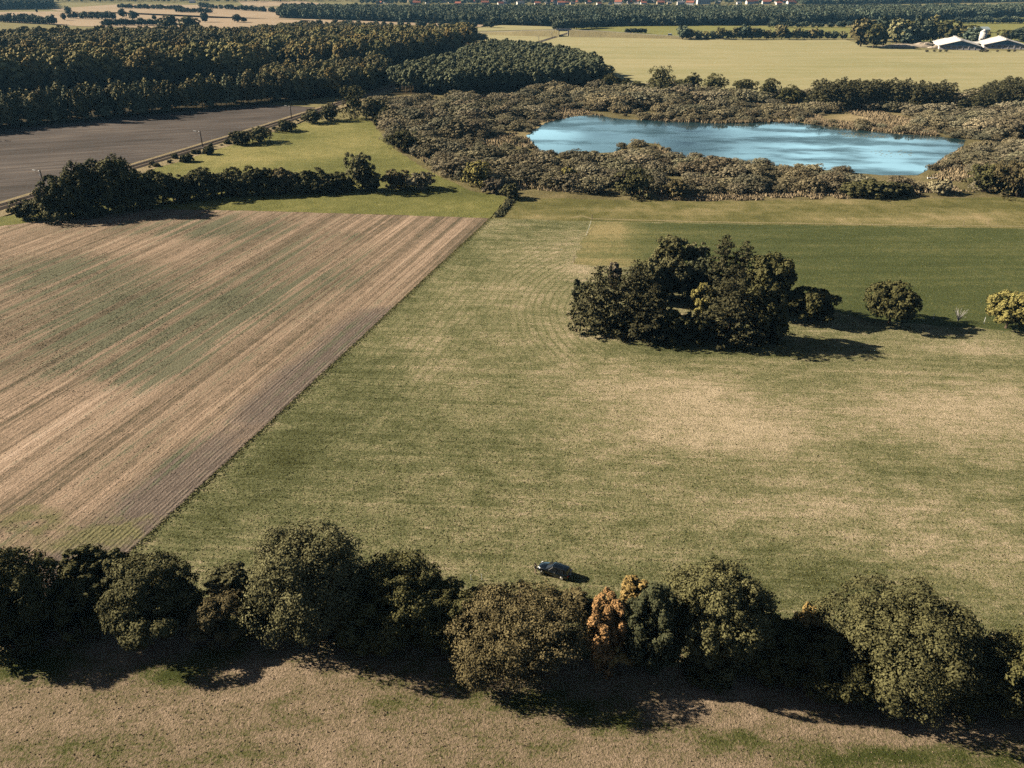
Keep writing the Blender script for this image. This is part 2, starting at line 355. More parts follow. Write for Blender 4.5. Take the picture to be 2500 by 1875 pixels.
lush_f = blobs([(250, 1325, 170, 70, .48), (60, 1310, 200, 70, .42), (600, 521, 600, 7, .38), (380, 1180, 60, 40, .22), (430, 1235, 60, 30, .25), (555, 1055, 45, 25, .6), (70, 1250, 80, 30, .65), (330, 1270, 90, 25, .35), (285, 990, 30, 12, .5), (400, 1010, 25, 10, .35), (280, 1310, 70, 20, .3), (20, 555, 120, 8, .5)])
bx0 = np.array(G(1195, 533)); bn = rv
def bare_f(x, y):
    d = -((x-bx0[0])*bn[0]+(y-bx0[1])*bn[1])          # metres left of the boundary
    inner = 1/(1+np.exp((d-9.5-9*(fbm(x, y, .03, 9)-.5))*.7))
    end = 1/(1+np.exp((y-176)*.9))
    return inner*end*(.62+.75*fbm(x, y, .05, 10))+.35/(1+np.exp((y-92)*.25))
stub = sheet('stubble_field', GP(stub_px), 0.004, 2.6, M_stubble, {'green': lambda x, y: .06+1.35*green_f(x, y)+.5*(fbm(x, y, .05, 4)-.42), 'lush': lush_f, 'bare': bare_f}, wob=.15, seed=2, dens=2.0)
near_px = [(-900, 1560), (0, 1530), (215, 1440), (600, 1530), (1100, 1575), (1650, 1630), (2200, 1690), (2950, 1800)]
near_poly = GP(near_px)+[(160, 20), (160, -120), (-160, -120), (-160, 60)]
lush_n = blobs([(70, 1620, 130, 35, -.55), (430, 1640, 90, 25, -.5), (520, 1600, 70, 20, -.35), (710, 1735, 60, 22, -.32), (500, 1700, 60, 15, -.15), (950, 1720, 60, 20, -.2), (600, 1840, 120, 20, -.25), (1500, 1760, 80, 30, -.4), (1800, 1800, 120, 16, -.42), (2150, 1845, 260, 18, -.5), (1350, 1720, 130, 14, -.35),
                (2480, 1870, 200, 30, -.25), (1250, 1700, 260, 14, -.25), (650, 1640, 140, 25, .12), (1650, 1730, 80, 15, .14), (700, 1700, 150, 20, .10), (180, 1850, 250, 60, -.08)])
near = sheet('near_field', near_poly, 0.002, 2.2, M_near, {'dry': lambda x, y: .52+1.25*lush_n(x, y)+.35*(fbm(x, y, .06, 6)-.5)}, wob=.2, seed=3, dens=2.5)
bright_px = [(300, 432), (480, 380), (740, 300), (900, 285), (960, 330), (1060, 400), (1160, 445), (1240, 480), (1195, 533), (1100, 529), (600, 514), (330, 510), (0, 552), (-300, 598), (-300, 575), (100, 515)]
dry_b = blobs([(640, 370, 160, 25, .25), (800, 310, 60, 15, .15), (560, 400, 100, 18, .2), (700, 335, 60, 8, -.25), (900, 400, 70, 30, -.12), (1120, 470, 90, 20, -.18), (700, 485, 200, 12, -.08), (1050, 500, 120, 12, .05), (820, 350, 50, 20, .1)])
bright = sheet('bright_meadow', GP(bright_px), 0.008, 4.0, M_bright, {'dry': lambda x, y: .42+dry_b(x, y)+.3*(fbm(x, y, .03, 8)-.5)}, wob=.3, seed=4, dens=3)
past_px = [(1443, 541), (2950, 566), (2950, 870), (2500, 808), (2120, 783), (1950, 740), (1600, 655), (1400, 645)]
dry_p = blobs([(1700, 570, 260, 8, .28), (1950, 600, 260, 12, .18), (2450, 620, 150, 25, .14), (2050, 680, 180, 18, .10), (1500, 555, 60, 12, .15), (2300, 570, 200, 8, .10), (2480, 700, 120, 30, .10), (1500, 610, 60, 25, -.1)])
pasture = sheet('pasture', GP(past_px), 0.006, 4.0, M_pasture, {'dry': lambda x, y: .37+.5*np.exp(-np.clip(x-(31+(y-176)*.03), 0, 99)/6.0)+dry_p(x, y)+.2*(fbm(x, y, .03, 11)-.5)}, wob=.7, seed=5, dens=2)
rough_px = [(1245, 474), (1700, 480), (2300, 470), (2950, 460), (2950, 566), (1445, 540), (1200, 533)]
dry_r = blobs([(1400, 500, 160, 12, -.18), (1800, 535, 120, 10, -.2), (1650, 520, 120, 8, .1), (2100, 540, 180, 10, .2), (2380, 530, 140, 14, .3), (1330, 530, 90, 6, .15), (2050, 490, 120, 8, .15), (1950, 555, 200, 5, -.25), (1430, 475, 150, 6, .15), (1900, 510, 160, 6, -.12)])
rough = sheet('rough_pasture', GP(rough_px), 0.010, 4.0, M_rough, {'dry': lambda x, y: .42+dry_r(x, y)+.3*(fbm(x, y, .03, 13)-.5)}, wob=.4, seed=6, dens=3)
scrub_px = [(880, 235), (1240, 222), (1480, 220), (2000, 232), (3000, 245), (3000, 470), (2300, 484), (1700, 492), (1250, 482), (1150, 466), (1050, 420), (960, 362), (900, 290)]
dry_s = blobs([(2130, 290, 110, 14, .5), (1880, 255, 80, 8, .3), (1230, 235, 120, 8, -.2), (1330, 300, 90, 20, .25), (2350, 465, 160, 10, -.35), (2360, 430, 60, 14, -.35), (2250, 455, 60, 10, .3), (1500, 215, 100, 6, -.15)])
scrub_ground = sheet('marsh_ground', GP(scrub_px), 0.014, 7.0, M_scrubfloor, {'dry': lambda x, y: .45+dry_s(x, y)+.3*(fbm(x, y, .03, 17)-.5)}, wob=.5, seed=7, dens=4)
plough_px = [(-900, 415), (-300, 350), (0, 316), (640, 254), (700, 258), (770, 262), (735, 281), (480, 363), (330, 403), (0, 497), (-500, 640)]
plough = sheet('ploughed_field', GP(plough_px), 0.012, 0, M_plough, wob=.3, seed=8, dens=5)
farf_px = [(1300, 112), (1395, 90), (1500, 90), (1700, 97), (2060, 96), (2110, 110), (2250, 122), (3100, 130), (3100, 248), (2000, 232), (1480, 216), (1400, 150)]
farfield = sheet('pale_field', GP(farf_px), 0.02, 25, M_farpale, {'dry': lambda x, y: .5+.2*(fbm(x, y, .006, 19)-.5)}, seed=9, dens=12)
for nm, px, mt in (('far_field', [(1160, 80), (1395, 76), (1395, 93), (1300, 112), (1200, 112)], M_farpale), ('far_field', [(1400, 70), (1440, 60), (2080, 66), (2080, 92), (1700, 92)], M_fargreen),
                   ('far_field', [(1180, 62), (1360, 60), (1385, 71), (1150, 76)], M_farpale), ('far_field', [(2080, 66), (2330, 40), (3200, 28), (3200, 128), (2300, 116)], M_fargreen),
                   ('far_field', [(-600, 60), (-300, 32), (130, 28), (300, 30), (760, 50), (720, 62), (520, 72), (200, 64), (0, 52)], M_fartan),
                   ('far_field', [(120, 22), (280, 11), (520, 12), (740, 22), (760, 47), (520, 44), (140, 26)], M_fartan),
                   ('far_field', [(580, 2), (740, 3), (800, 10), (600, 18)], M_fartan), ('far_field', [(740, 45), (900, 50), (1220, 62), (1180, 66), (900, 58), (720, 60)], M_fartan)):
    f = sheet(nm, GP(px), 0.03, 0, mt, {'dry': lambda x, y: .5+0*x}, dens=40)
forest_polys = {
 'edge': [(-500, 400), (0, 316), (640, 253), (760, 243), (742, 236), (640, 243), (0, 298), (-500, 370)],
 'beech': [(-700, 315), (0, 232), (350, 214), (640, 200), (650, 182), (350, 174), (0, 192), (-700, 250)],
 'midleft': [(-700, 205), (0, 164), (250, 154), (450, 146), (620, 152), (640, 124), (450, 114), (200, 118), (0, 124), (-700, 150)],
 'backleft': [(-600, 126), (0, 114), (350, 105), (560, 100), (640, 98), (860, 92), (960, 84), (900, 77), (740, 76), (560, 90), (300, 95), (0, 98), (-600, 100)],
 'oak': [(625, 152), (700, 166), (850, 176), (960, 164), (1165, 118), (1130, 108), (900, 116), (640, 124)],
 'rim': [(640, 252), (760, 243), (900, 226), (955, 196), (930, 180), (850, 190), (650, 206)],
 'spruce': [(630, 200), (850, 192), (850, 178), (630, 170)],
 'pine': [(960, 226), (1100, 234), (1240, 223), (1400, 220), (1475, 214), (1455, 186), (1400, 165), (1310, 146), (1200, 138), (1120, 170), (1000, 206)],
 'far': [(680, 44), (850, 50), (1000, 55), (1250, 62), (1420, 67), (1500, 64), (1900, 61), (2100, 55), (2500, 41), (3100, 33), (3100, 26), (2500, 29), (2000, 33), (1500, 33), (1000, 31), (690, 28)],
}
fw = GP([(-700, 420), (0, 316), (640, 253), (800, 236), (870, 236), (1100, 236), (1480, 218), (1400, 150), (1180, 112), (1140, 88), (760, 60), (0, 78), (-700, 78)])
sheet('forest_floor', fw, -0.02, 0, M_floor, dens=20)
sheet('forest_floor', GP(forest_polys['far']), 0.05, 0, M_floor, dens=40)
# trodden path between the rough strip and the pasture
def ribbon(name, pts, w, z, mat, wob=0.0, k='structure'):
    P = np.array(pts); v = []; f = []; rs = np.random.RandomState(len(pts))
    T = np.gradient(P, axis=0); T /= np.linalg.norm(T, axis=1)[:, None]; Nn = np.stack([-T[:, 1], T[:, 0]], 1)
    for i in range(len(P)):
        a = w/2*(1+wob*(rs.rand()-.5)); b = w/2*(1+wob*(rs.rand()-.5))
        v += [(*(P[i]-Nn[i]*a), z), (*(P[i]+Nn[i]*b), z)]
    for i in range(len(P)-1): f.append((2*i, 2*i+2, 2*i+3, 2*i+1))
    me = bpy.data.meshes.new(name); me.from_pydata(v, [], f); me.update()
    if me.polygons[0].normal.z < 0: me.flip_normals()
    o = put(name, me, mat); o['kind'] = k; return o
def dense(pts, step):
    out = []
    for a, b in zip(pts[:-1], pts[1:]):
        n = max(1, int(math.dist(a, b)/step)); out += [tuple(np.array(a)+(np.array(b)-np.array(a))*k/n) for k in range(n)]
    return out+[pts[-1]]
ribbon('path', dense(GP([(1395, 531), (1420, 527), (1445, 534), (1700, 541), (2000, 546), (2500, 553), (2800, 556)]), 4), 1.1, .016, M_path, 1.0)

# ------------------------------------------------------------------ pond
pond_px = [(1285, 330), (1330, 300), (1400, 284), (1450, 281), (1530, 292), (1620, 296), (1760, 301), (1900, 298), (1950, 299), (2060, 314), (2200, 328), (2290, 334), (2360, 342), (2345, 362), (2290, 395), (2240, 428),
           (2150, 428), (2060, 420), (1960, 410), (1800, 398), (1690, 390), (1655, 384), (1610, 352), (1545, 346), (1500, 372), (1400, 378), (1320, 372)]
m = NT('pond_water', .06, .5); m.p.inputs['IOR'].default_value = 1.33; m.color((.012, .034, .040))
rip = m.noise(.9, 4, .65, m.mapping(0, (.6, 1.6, 1))); m.bump(rip, .05, .1); m.set(m.p.inputs['Roughness'], m.rng(m.noise(.035, 4, .6, m.mapping(.1, (.6, 1.4, 1))), .42, .62, .03, .30)); M_water = m.m
pond = sheet('pond', GP(pond_px), 0.06, 0, M_water, wob=.8, seed=21, dens=5)
POND = GP(pond_px)

# ================================================================== FOLIAGE
def leaf_mat(name, dark, light, hue=None, var=.35, patch=None):
    m = NT(name, .75, .06)
    t = m.attr('tone').outputs['Fac']; rd = m.rand()
    c = m.mix(t, dark, light)
    if patch:                                            # stands differ in tone from place to place
        loc = m.n.new('ShaderNodeObjectInfo').outputs['Location']; pn = m.rng(m.noise(.012, 2, .6, loc), .38, .62)
        c = m.mix(pn, c, m.mix(t, tuple(k*q for k, q in zip(dark, patch)), tuple(k*q for k, q in zip(light, patch))))
    if hue is not None: c = m.mix(m.rng(rd, .35, 1.0, 0, .75), c, m.mix(t, tuple(k*.5 for k in hue), hue))
    k = m.rng(m.math('FRACT', m.math('MULTIPLY', rd, 7.31)), 0, 1, 1-var, 1+var)
    c = m.mix(1.0, c, k, 'MULTIPLY') if False else c
    hsv = m.n.new('ShaderNodeHueSaturation'); m.set(hsv.inputs['Color'], c); m.set(hsv.inputs['Value'], k); m.color(hsv.outputs[0])
    return m.m
L_dark = leaf_mat('leaf_dark_green', (0.043, 0.044, 0.019), (0.119, 0.111, 0.043), var=.2)
L_olive = leaf_mat('leaf_olive', (.052, .051, .022), (.158, .148, .065), var=.15)
L_grey = leaf_mat('leaf_grey_green', (0.064, 0.061, 0.027), (0.186, 0.175, 0.084), var=.15)
L_brown = leaf_mat('leaf_brown_olive', (.062, .051, .024), (.190, .154, .074), var=.15)
L_orange = leaf_mat('leaf_orange', (.15, .085, .036), (.42, .245, .105), var=.1)
L_yellow = leaf_mat('leaf_yellow', (.17, .115, .038), (.44, .31, .12), var=.1)
L_lime = leaf_mat('leaf_lime', (0.120, 0.110, 0.034), (0.348, 0.300, 0.102), var=.1)
L_blue = leaf_mat('leaf_blue_green', (0.034, 0.039, 0.020), (0.098, 0.101, 0.051), var=.15)
L_conif = leaf_mat('needle_dark', (0.039, 0.039, 0.020), (0.108, 0.099, 0.047), var=.2)
L_pale = leaf_mat('leaf_dead_pale', (.10, .085, .055), (.24, .20, .135), var=.1)
L_willow = leaf_mat('leaf_willow_scrub', (0.129, 0.113, 0.069), (0.345, 0.301, 0.196), hue=(.36, .285, .175), var=.35, patch=(.72, .80, .78))
L_willow2 = leaf_mat('leaf_willow_green', (0.101, 0.097, 0.055), (0.282, 0.262, 0.159), hue=(.29, .245, .145), var=.35, patch=(1.3, 1.15, 1.1))
L_beech = leaf_mat('leaf_beech', (.120, .104, .040), (.385, .325, .130), hue=(.36, .25, .09), var=.3, patch=(.6, .7, .75))
L_wood = leaf_mat('leaf_woodland', (.070, .070, .034), (.225, .215, .108), hue=(.26, .205, .09), var=.4, patch=(1.3, 1.2, 1.0))
L_pine = leaf_mat('needle_pine', (0.072, 0.079, 0.041), (0.216, 0.226, 0.125), hue=(.10, .12, .075), var=.3)
L_spruce = leaf_mat('needle_spruce', (.020, .030, .018), (.055, .075, .045), var=.25)
L_far = leaf_mat('leaf_far_hazed', (0.044, 0.062, 0.044), (0.130, 0.160, 0.110), hue=(.14, .15, .09), var=.4, patch=(1.35, 1.25, 1.1))  # blue of the distant haze is put into this leaf colour
M_bark = plain('bark', (.10, .075, .05), .95, 0, .05, .3)
M_bare = plain('bare_bark', (.42, .40, .36), .9, 0, .1, .2)

def unit(rs, n):
    v = rs.normal(size=(n, 3)); return v/np.linalg.norm(v, axis=1)[:, None]
def kites(rs, P, Nrm, size, asp=.62, droop=0.0):
    """one pointed leaf-cluster face per point, lying across Nrm"""
    n = len(P)
    t = unit(rs, n); t[:, 2] -= droop; t = t-Nrm*(t*Nrm).sum(1)[:, None]; t /= np.linalg.norm(t, axis=1)[:, None]+1e-9
    b = np.cross(Nrm, t); s = (size*(.55+.9*rs.rand(n)))[:, None]
    k = (rs.rand(n)[:, None]-.5)*.5
    V = np.stack([P-t*s, P+b*s*asp+t*s*k, P+t*s+Nrm*s*.15, P-b*s*asp+t*s*k], 1).reshape(-1, 3)
    return V, np.arange(4*n).reshape(n, 4)
def crown(seed, r, rz, zc, n, leaf, lobes=14, sub=10, flat=0.0, spread=.62, lobe_r=.46, sub_r=.30, top=1.0, up=.25, inner=.16, jag=.0, nr=.5, tb=3.0, skirt=0.0):
    """leafy crown: lobes on an ellipsoid, clumps on the lobes, leaf faces on the clumps; returns verts, quads, tone"""
    rs = np.random.RandomState(seed)
    D = unit(rs, lobes*3); D = D[np.argsort(-D[:, 2]+rs.rand(len(D))*tb)][:lobes]
    # spread lobe directions apart
    for _ in range(6):
        dd = D[:, None]-D[None]; q = (dd**2).sum(2)+1e-3; D = D+.06*(dd/q[..., None]).sum(1); D /= np.linalg.norm(D, axis=1)[:, None]
    sp = spread*(.72+.50*rs.rand(lobes))
    C = D*sp[:, None]; LR = lobe_r*(.6+.7*rs.rand(lobes))
    C = np.vstack([C, [[0, 0, .05]]]); LR = np.append(LR, .55)
    nl = len(C)
    SD = unit(rs, nl*sub).reshape(nl, sub, 3)
    od = C/(np.linalg.norm(C, axis=1)[:, None]+1e-6)
    SD = SD+od[:, None]*.75+np.array([0, 0, up]); SD /= np.linalg.norm(SD, axis=2)[..., None]
    SC = C[:, None]+SD*LR[:, None, None]*(.75+.3*rs.rand(nl, sub))[..., None]; SR = sub_r*LR[:, None]*(.7+.8*rs.rand(nl, sub))+.02
    SC = SC.reshape(-1, 3); SR = SR.ravel(); SDf = SD.reshape(-1, 3); stone = rs.rand(len(SC))
    w = SR**2; idx = rs.choice(len(SC), n, p=w/w.sum())
    d = unit(rs, n)+SDf[idx]*.7+np.array([0, 0, up]); d /= np.linalg.norm(d, axis=1)[:, None]
    P = SC[idx]+d*SR[idx, None]*(.55+.6*rs.rand(n))[:, None]
    tone = .15+.45*stone[idx]+.4*rs.rand(n)
    if jag: P = P*(1+jag*(rs.rand(n)[:, None]-.3)*(rs.rand(n)[:, None] < .1))
    Nrm = d+nr*unit(rs, n); Nrm /= np.linalg.norm(Nrm, axis=1)[:, None]
    sz = np.full(n, leaf)
    # larger sprays further in, so that the sky does not show through the middle
    ni = int(n*inner); pi_ = unit(rs, ni)*(rs.rand(ni)**.5)[:, None]*.72; Ni = unit(rs, ni)
    P = np.vstack([P, pi_]); Nrm = np.vstack([Nrm, Ni]); sz = np.append(sz, np.full(ni, leaf*2.4)); tone = np.append(tone, .1+.5*rs.rand(ni))
    qh = np.quantile(np.hypot(P[:, 0], P[:, 1]), .93 if skirt != .08 else .965); qz = np.quantile(np.abs(P[:, 2]), .985)
    if skirt: P[:, :2] *= (1+skirt*np.clip(-P[:, 2:3], 0, 1)); P[:, 2] *= np.where(P[:, 2] < 0, 1.12, 1.0)
    P = P*np.array([r/qh, r/qh, rz*top/qz]); P[:, 2] += zc
    P[:, 2] = np.where(P[:, 2] < .12, .12+rs.rand(len(P))*.5, P[:, 2])
    V, Q = kites(rs, P, Nrm, sz, droop=.3)
    return V, Q, np.repeat(tone, 4)
def conifer(seed, r, h, n, leaf, z0=.06, power=.85, whorls=22, droop=.25, ragged=.3):
    """conical crown of drooping branches around a straight stem"""
    rs = np.random.RandomState(seed); nb = whorls*7
    hz = z0+(1-z0)*(np.arange(nb)+rs.rand(nb))/nb; az = rs.rand(nb)*2*math.pi
    L = (1-hz)**power*(1-ragged/2+ragged*rs.rand(nb)*1.3)+.05
    idx = rs.choice(nb, n, p=L/L.sum()); t = rs.rand(n)**.6
    rad = L[idx]*t*r; z = hz[idx]*h-droop*rad*t+.12*rad*(t > .85)
    lat = (rs.rand(n)-.5)*.40*L[idx]*r*(1-.5*t)
    P = np.stack([rad*np.cos(az[idx])-lat*np.sin(az[idx]), rad*np.sin(az[idx])+lat*np.cos(az[idx]), z+(rs.rand(n)-.5)*.03*h], 1)
    P[:, 2] = np.maximum(P[:, 2], .15)
    Nrm = unit(rs, n)*.8+np.array([0, 0, .7])+np.stack([np.cos(az[idx]), np.sin(az[idx]), 0*t], 1)*.5; Nrm /= np.linalg.norm(Nrm, axis=1)[:, None]
    tone = .1+.35*rs.rand(nb)[idx]+.5*rs.rand(n)
    V, Q = kites(rs, P, Nrm, np.full(n, leaf)*(1.15-.5*hz[idx]), asp=.5, droop=.5)
    return V, Q, np.repeat(tone, 4)
def trunk(seed, h, r, rad, limbs=5, n=7, stems=1):
    rs = random.Random(seed); b = MB()
    for s_ in range(stems):
        a0 = rs.random()*6.28; ox, oy = (0, 0) if stems == 1 else (math.cos(a0)*r*.12, math.sin(a0)*r*.12)
        lean = (0, 0) if stems == 1 else (math.cos(a0)*r*.35, math.sin(a0)*r*.35)
        top = h*.82; pts = [(ox+lean[0]*t+rs.uniform(-1, 1)*rad*.5*(t > 0), oy+lean[1]*t+rs.uniform(-1, 1)*rad*.5*(t > 0), top*t-.15*(t == 0)) for t in (0, .08, .3, .55, .8, 1)]
        b.tube(pts, [rad*1.5, rad, rad*.82, rad*.6, rad*.35, rad*.12], n)
        for k in range(limbs):
            t = rs.uniform(.28, .75); a = rs.random()*6.28; z = top*t; L = r*rs.uniform(.45, .75)
            x0, y0 = ox+lean[0]*t, oy+lean[1]*t
            b.tube([(x0, y0, z), (x0+math.cos(a)*L*.5, y0+math.sin(a)*L*.5, z+L*.35), (x0+math.cos(a)*L, y0+math.sin(a)*L, z+L*.55)], [rad*.5*(1.1-t*.6), rad*.3, rad*.08], 5)
    return b

def make_tree(name, label, cat, X, Y, crown_data, leafm, trunk_mb, group=None, barkm=None):
    t = put(name, None, loc=(X, Y, 0)); t.empty_display_size = .5; tag(t, label, cat, group)
    V, Q, c = crown_data
    put('trunk', trunk_mb.mesh('trunk'), barkm or M_bark, t)
    put('crown', np_mesh('crown', V, Q, c), leafm, t)
    return t
SEED = [100]
HG = 'trees and shrubs of the near hedgerow'
def broad(name, label, box, leafm, n, leaf, clear=.4, group=None, cat='tree', **kw):
    X, Y, r, rz, zc = fit(*box, clear=clear); SEED[0] += 1
    kw.setdefault('skirt', .08 if group == HG else .45 if clear <= .4 else 0.0); kw.setdefault('tb', 6.0 if clear <= .4 else 2.5)
    V = crown(SEED[0], r, rz, zc, n, leaf, **kw)
    big = cat == 'tree'
    return make_tree(name, label, cat, X, Y, V, leafm, trunk(SEED[0], zc+rz*.9, r, max(.10, r*.05), 6 if big else 3, stems=1 if big else 4), group)
def conif(name, label, box, leafm, n, leaf, group=None, **kw):
    x0, x1, yt, yb = box; SEED[0] += 1
    X, Y, r, rz, zc = fit(x0, x1, yt, yb, clear=0, maxr=4)
    h = zc+rz
    V = conifer(SEED[0], r*1.12, h*1.02, n, leaf, **kw)
    return make_tree(name, label, 'tree', X, Y, V, leafm, trunk(SEED[0], h*1.15, r, max(.12, h*.013), 0), group)

# ---------------------------------------------------------------- hedgerow across the foreground
HG = 'trees and shrubs of the near hedgerow'
D14 = dict(lobes=22, sub=16, inner=.14)
broad('hedgerow_tree', 'dark round tree cut by the frame, at the stubble end of the near hedgerow', (-110, 140, 1335, 1560), L_dark, 31620, 0.147, group=HG, **D14)
broad('hedgerow_tree', 'broad dull green tree between the dark end tree and the tallest hedgerow tree', (235, 520, 1350, 1570), L_olive, 39525, 0.141, group=HG, **D14)
broad('hedgerow_tree', 'small ragged brownish tree tucked against the left foot of the tallest hedgerow tree', (440, 615, 1430, 1570), L_brown, 18445, 0.124, group=HG, lobes=14, sub=10)
broad('hedgerow_tree', 'tallest grey-green tree of the near hedgerow with dense bubbly leaf clumps', (595, 890, 1300, 1565), L_grey, 55335, 0.141, group=HG, lobes=34, sub=20, inner=.12, sub_r=.34)
broad('hedgerow_tree', 'dark tree standing in the shade right behind the tallest hedgerow tree', (830, 1100, 1350, 1565), L_dark, 28985, 0.152, group=HG, **D14)
broad('hedgerow_tree', 'low dark tree at the sloping end of the shaded mass, before the brown tree', (980, 1190, 1415, 1580), L_dark, 23715, 0.147, group=HG, **D14)
broad('hedgerow_tree', 'brown-leaved airy tree in front of the parked car', (1100, 1425, 1475, 1618), L_brown, 39525, 0.118, group=HG, lobes=24, sub=14, inner=.2)
broad('hedgerow_tree', 'bright orange autumn tree in the near hedgerow', (1425, 1545, 1450, 1620), L_orange, 13175, 0.135, group=HG, lobes=14, sub=10)
broad('hedgerow_tree', 'small yellow-orange tree peeping out behind the dark blue-green hedgerow tree', (1510, 1600, 1408, 1530), L_yellow, 9222, 0.135, group=HG, lobes=10, sub=10)
broad('hedgerow_tree', 'narrow yellow-green tree below the orange tree in the near hedgerow', (1420, 1550, 1515, 1630), L_yellow, 11857, 0.124, group=HG, lobes=12, sub=10, spread=.55)
broad('hedgerow_tree', 'dark blue-green tree between the orange tree and the big olive tree', (1520, 1680, 1425, 1645), L_blue, 23715, 0.135, group=HG, lobes=18, sub=14)
broad('hedgerow_tree', 'big round olive tree right of the dark blue-green tree in the near hedgerow', (1630, 1890, 1378, 1640), L_olive, 44795, 0.141, group=HG, lobes=28, sub=16, inner=.13)
broad('hedgerow_tree', 'low dark tree in the gap shaded by the big olive tree', (1820, 2010, 1510, 1655), L_dark, 21080, 0.147, group=HG, **D14)
broad('hedgerow_tree', 'low dark tree against the left flank of the wide olive tree at the hedgerow end', (1940, 2150, 1560, 1695), L_dark, 21080, 0.147, group=HG, **D14)
broad('hedgerow_tree', 'pale yellow tree peeping out left of the wide olive tree', (1942, 2034, 1462, 1575), L_yellow, 9222, 0.124, group=HG, lobes=10, sub=10)
broad('hedgerow_tree', 'widest olive-green tree towards the right end of the near hedgerow', (2030, 2400, 1443, 1690), L_olive, 52700, 0.141, group=HG, lobes=30, sub=18, inner=.12)
broad('hedgerow_tree', 'tawny small tree on the near face of the widest olive tree', (2150, 2300, 1590, 1705), L_brown, 15810, 0.124, group=HG, lobes=14, sub=10)
broad('hedgerow_tree', 'dark tree cut by the frame at the right end of the near hedgerow', (2380, 2640, 1545, 1765), L_dark, 26350, 0.147, group=HG, **D14)
# lower shrubs closing the hedgerow's gaps: copies of three shapes
shr = [np_mesh('shrub_crown', *crown(900+k, 1, .8, .78, 6000, .07, lobes=14, sub=10, skirt=.3, tb=6)) for k in range(3)]
shr_t = [trunk(910+k, 1.2, 1, .05, 3, 5, stems=4).mesh('shrub_stems') for k in range(3)]
def shrub(name, label, X, Y, r, rz, leafm, k, group, cat='shrub', meshes=None, stems=None):
    t = put(name, None, loc=(X, Y, 0)); tag(t, label, cat, group)
    ms = meshes or shr; k %= len(ms)
    key = (ms[k].name, leafm.name)
    if key not in MCACHE:
        me = ms[k].copy(); me.materials.clear(); me.materials.append(leafm); MCACHE[key] = me
    rz_ = rnd.random()*6.28
    put('crown', MCACHE[key], None, t, rz=rz_, sc=(r, r, rz))
    put('stems', shr_t[k % 3], M_bark, t, rz=rz_, sc=(r, r, rz))
    return t
MCACHE = {}; rnd = random.Random(5)
for i, (px, py, w, lm, lab) in enumerate([
    (215, 1405, 60, L_dark, 'low dark shrub beside the dark end tree of the near hedgerow'), (200, 1500, 75, L_dark, 'shaded low shrub in front of the gap next to the dark end tree'), (275, 1395, 45, L_olive, 'small olive shrub on the stubble side of the broad dull green tree'),
    (560, 1430, 55, L_grey, 'small shrub on the field side between the broad green tree and the tallest tree'), (600, 1525, 55, L_dark, 'dark shrub at the left foot of the tallest hedgerow tree'),
    (1190, 1470, 42, L_grey, 'grey shrub at the hedgerow edge nearest the two white posts'), (1260, 1462, 42, L_grey, 'grey-green shrub on the field side behind the brown-leaved tree'), (1335, 1466, 36, L_olive, 'olive shrub on the field side just below the car'), (1400, 1475, 42, L_brown, 'brownish shrub on the field side before the orange tree'),
    (1165, 1545, 60, L_brown, 'brown shrub at the left foot of the brown-leaved tree'), (1880, 1615, 70, L_dark, 'shaded shrub at the right foot of the big olive tree'), (2090, 1655, 70, L_dark, 'shaded shrub in front of the wide olive tree'), (1960, 1560, 55, L_dark, 'dark shrub left below the pale yellow tree'),
    (2420, 1610, 60, L_brown, 'tawny shrub beside the dark tree at the right end of the hedgerow'), (1720, 1640, 50, L_dark, 'dark shrub at the foot of the big olive tree'), (2340, 1700, 60, L_dark, 'dark shrub at the right foot of the widest olive tree'), (30, 1540, 90, L_dark, 'dark shrub under the end tree cut by the frame'), (900, 1530, 80, L_dark, 'dark shrub in the shade at the foot of the dark tree behind the tallest one')]):
    X, Y = G(px, py, 1.0); r = w/scale_at(X, Y, 1)
    shrub('hedgerow_shrub', lab, X, Y, r, r*rnd.uniform(.7, 1.0), lm, i, HG)

# ---------------------------------------------------------------- clump of trees in the pasture, single trees
CG = 'trees of the clump in the meadow'
CK = dict(whorls=24, ragged=.55, droop=.12, power=.48)
conif('conifer_tree', 'dark conifer at the left front of the clump in the meadow', (1405, 1530, 652, 808), L_conif, 7000, .36, CG, **CK)
conif('conifer_tree', 'tall dark conifer next to the left front one, behind its shoulder', (1490, 1610, 640, 815), L_conif, 7500, .36, CG, **CK)
conif('conifer_tree', 'smaller dark conifer at the front of the clump, left of the shaded hollow', (1545, 1640, 695, 832), L_conif, 5000, .36, CG, **CK)
broad('dead_topped_tree', 'thin pale tree tip standing behind the dark conifers of the clump', (1486, 1518, 632, 720), L_pale, 1200, .30, .8, CG, lobes=8, sub=6)
broad('clump_shrub', 'blue-grey shrub on the left edge of the clump', (1395, 1440, 688, 752), L_blue, 1800, .30, .2, CG, 'shrub', lobes=8, sub=8)
broad('willow_tree', 'grey-leaved willow in the middle of the clump, first from the conifers', (1545, 1625, 634, 735), L_grey, 4000, .32, .3, CG, lobes=14, sub=10)
broad('willow_tree', 'grey-leaved willow in the middle of the clump, widest one', (1600, 1690, 628, 730), L_grey, 4500, .32, .3, CG, lobes=14, sub=10)
broad('willow_tree', 'grey-leaved willow in the middle of the clump, next to the tall rear conifers', (1665, 1745, 634, 730), L_blue, 4000, .32, .3, CG, lobes=14, sub=10)
broad('round_tree', 'light green round tree at the back of the clump, rising highest on its left', (1598, 1684, 578, 668), L_olive, 3500, .34, .6, CG, lobes=14, sub=9)
broad('round_tree', 'pale green small tree at the back of the clump beside the round one', (1672, 1732, 594, 670), L_grey, 2200, .34, .6, CG, lobes=10, sub=8)
conif('conifer_tree', 'tallest dark conifer at the back of the clump', (1725, 1805, 578, 740), L_conif, 5500, .36, CG, **CK)
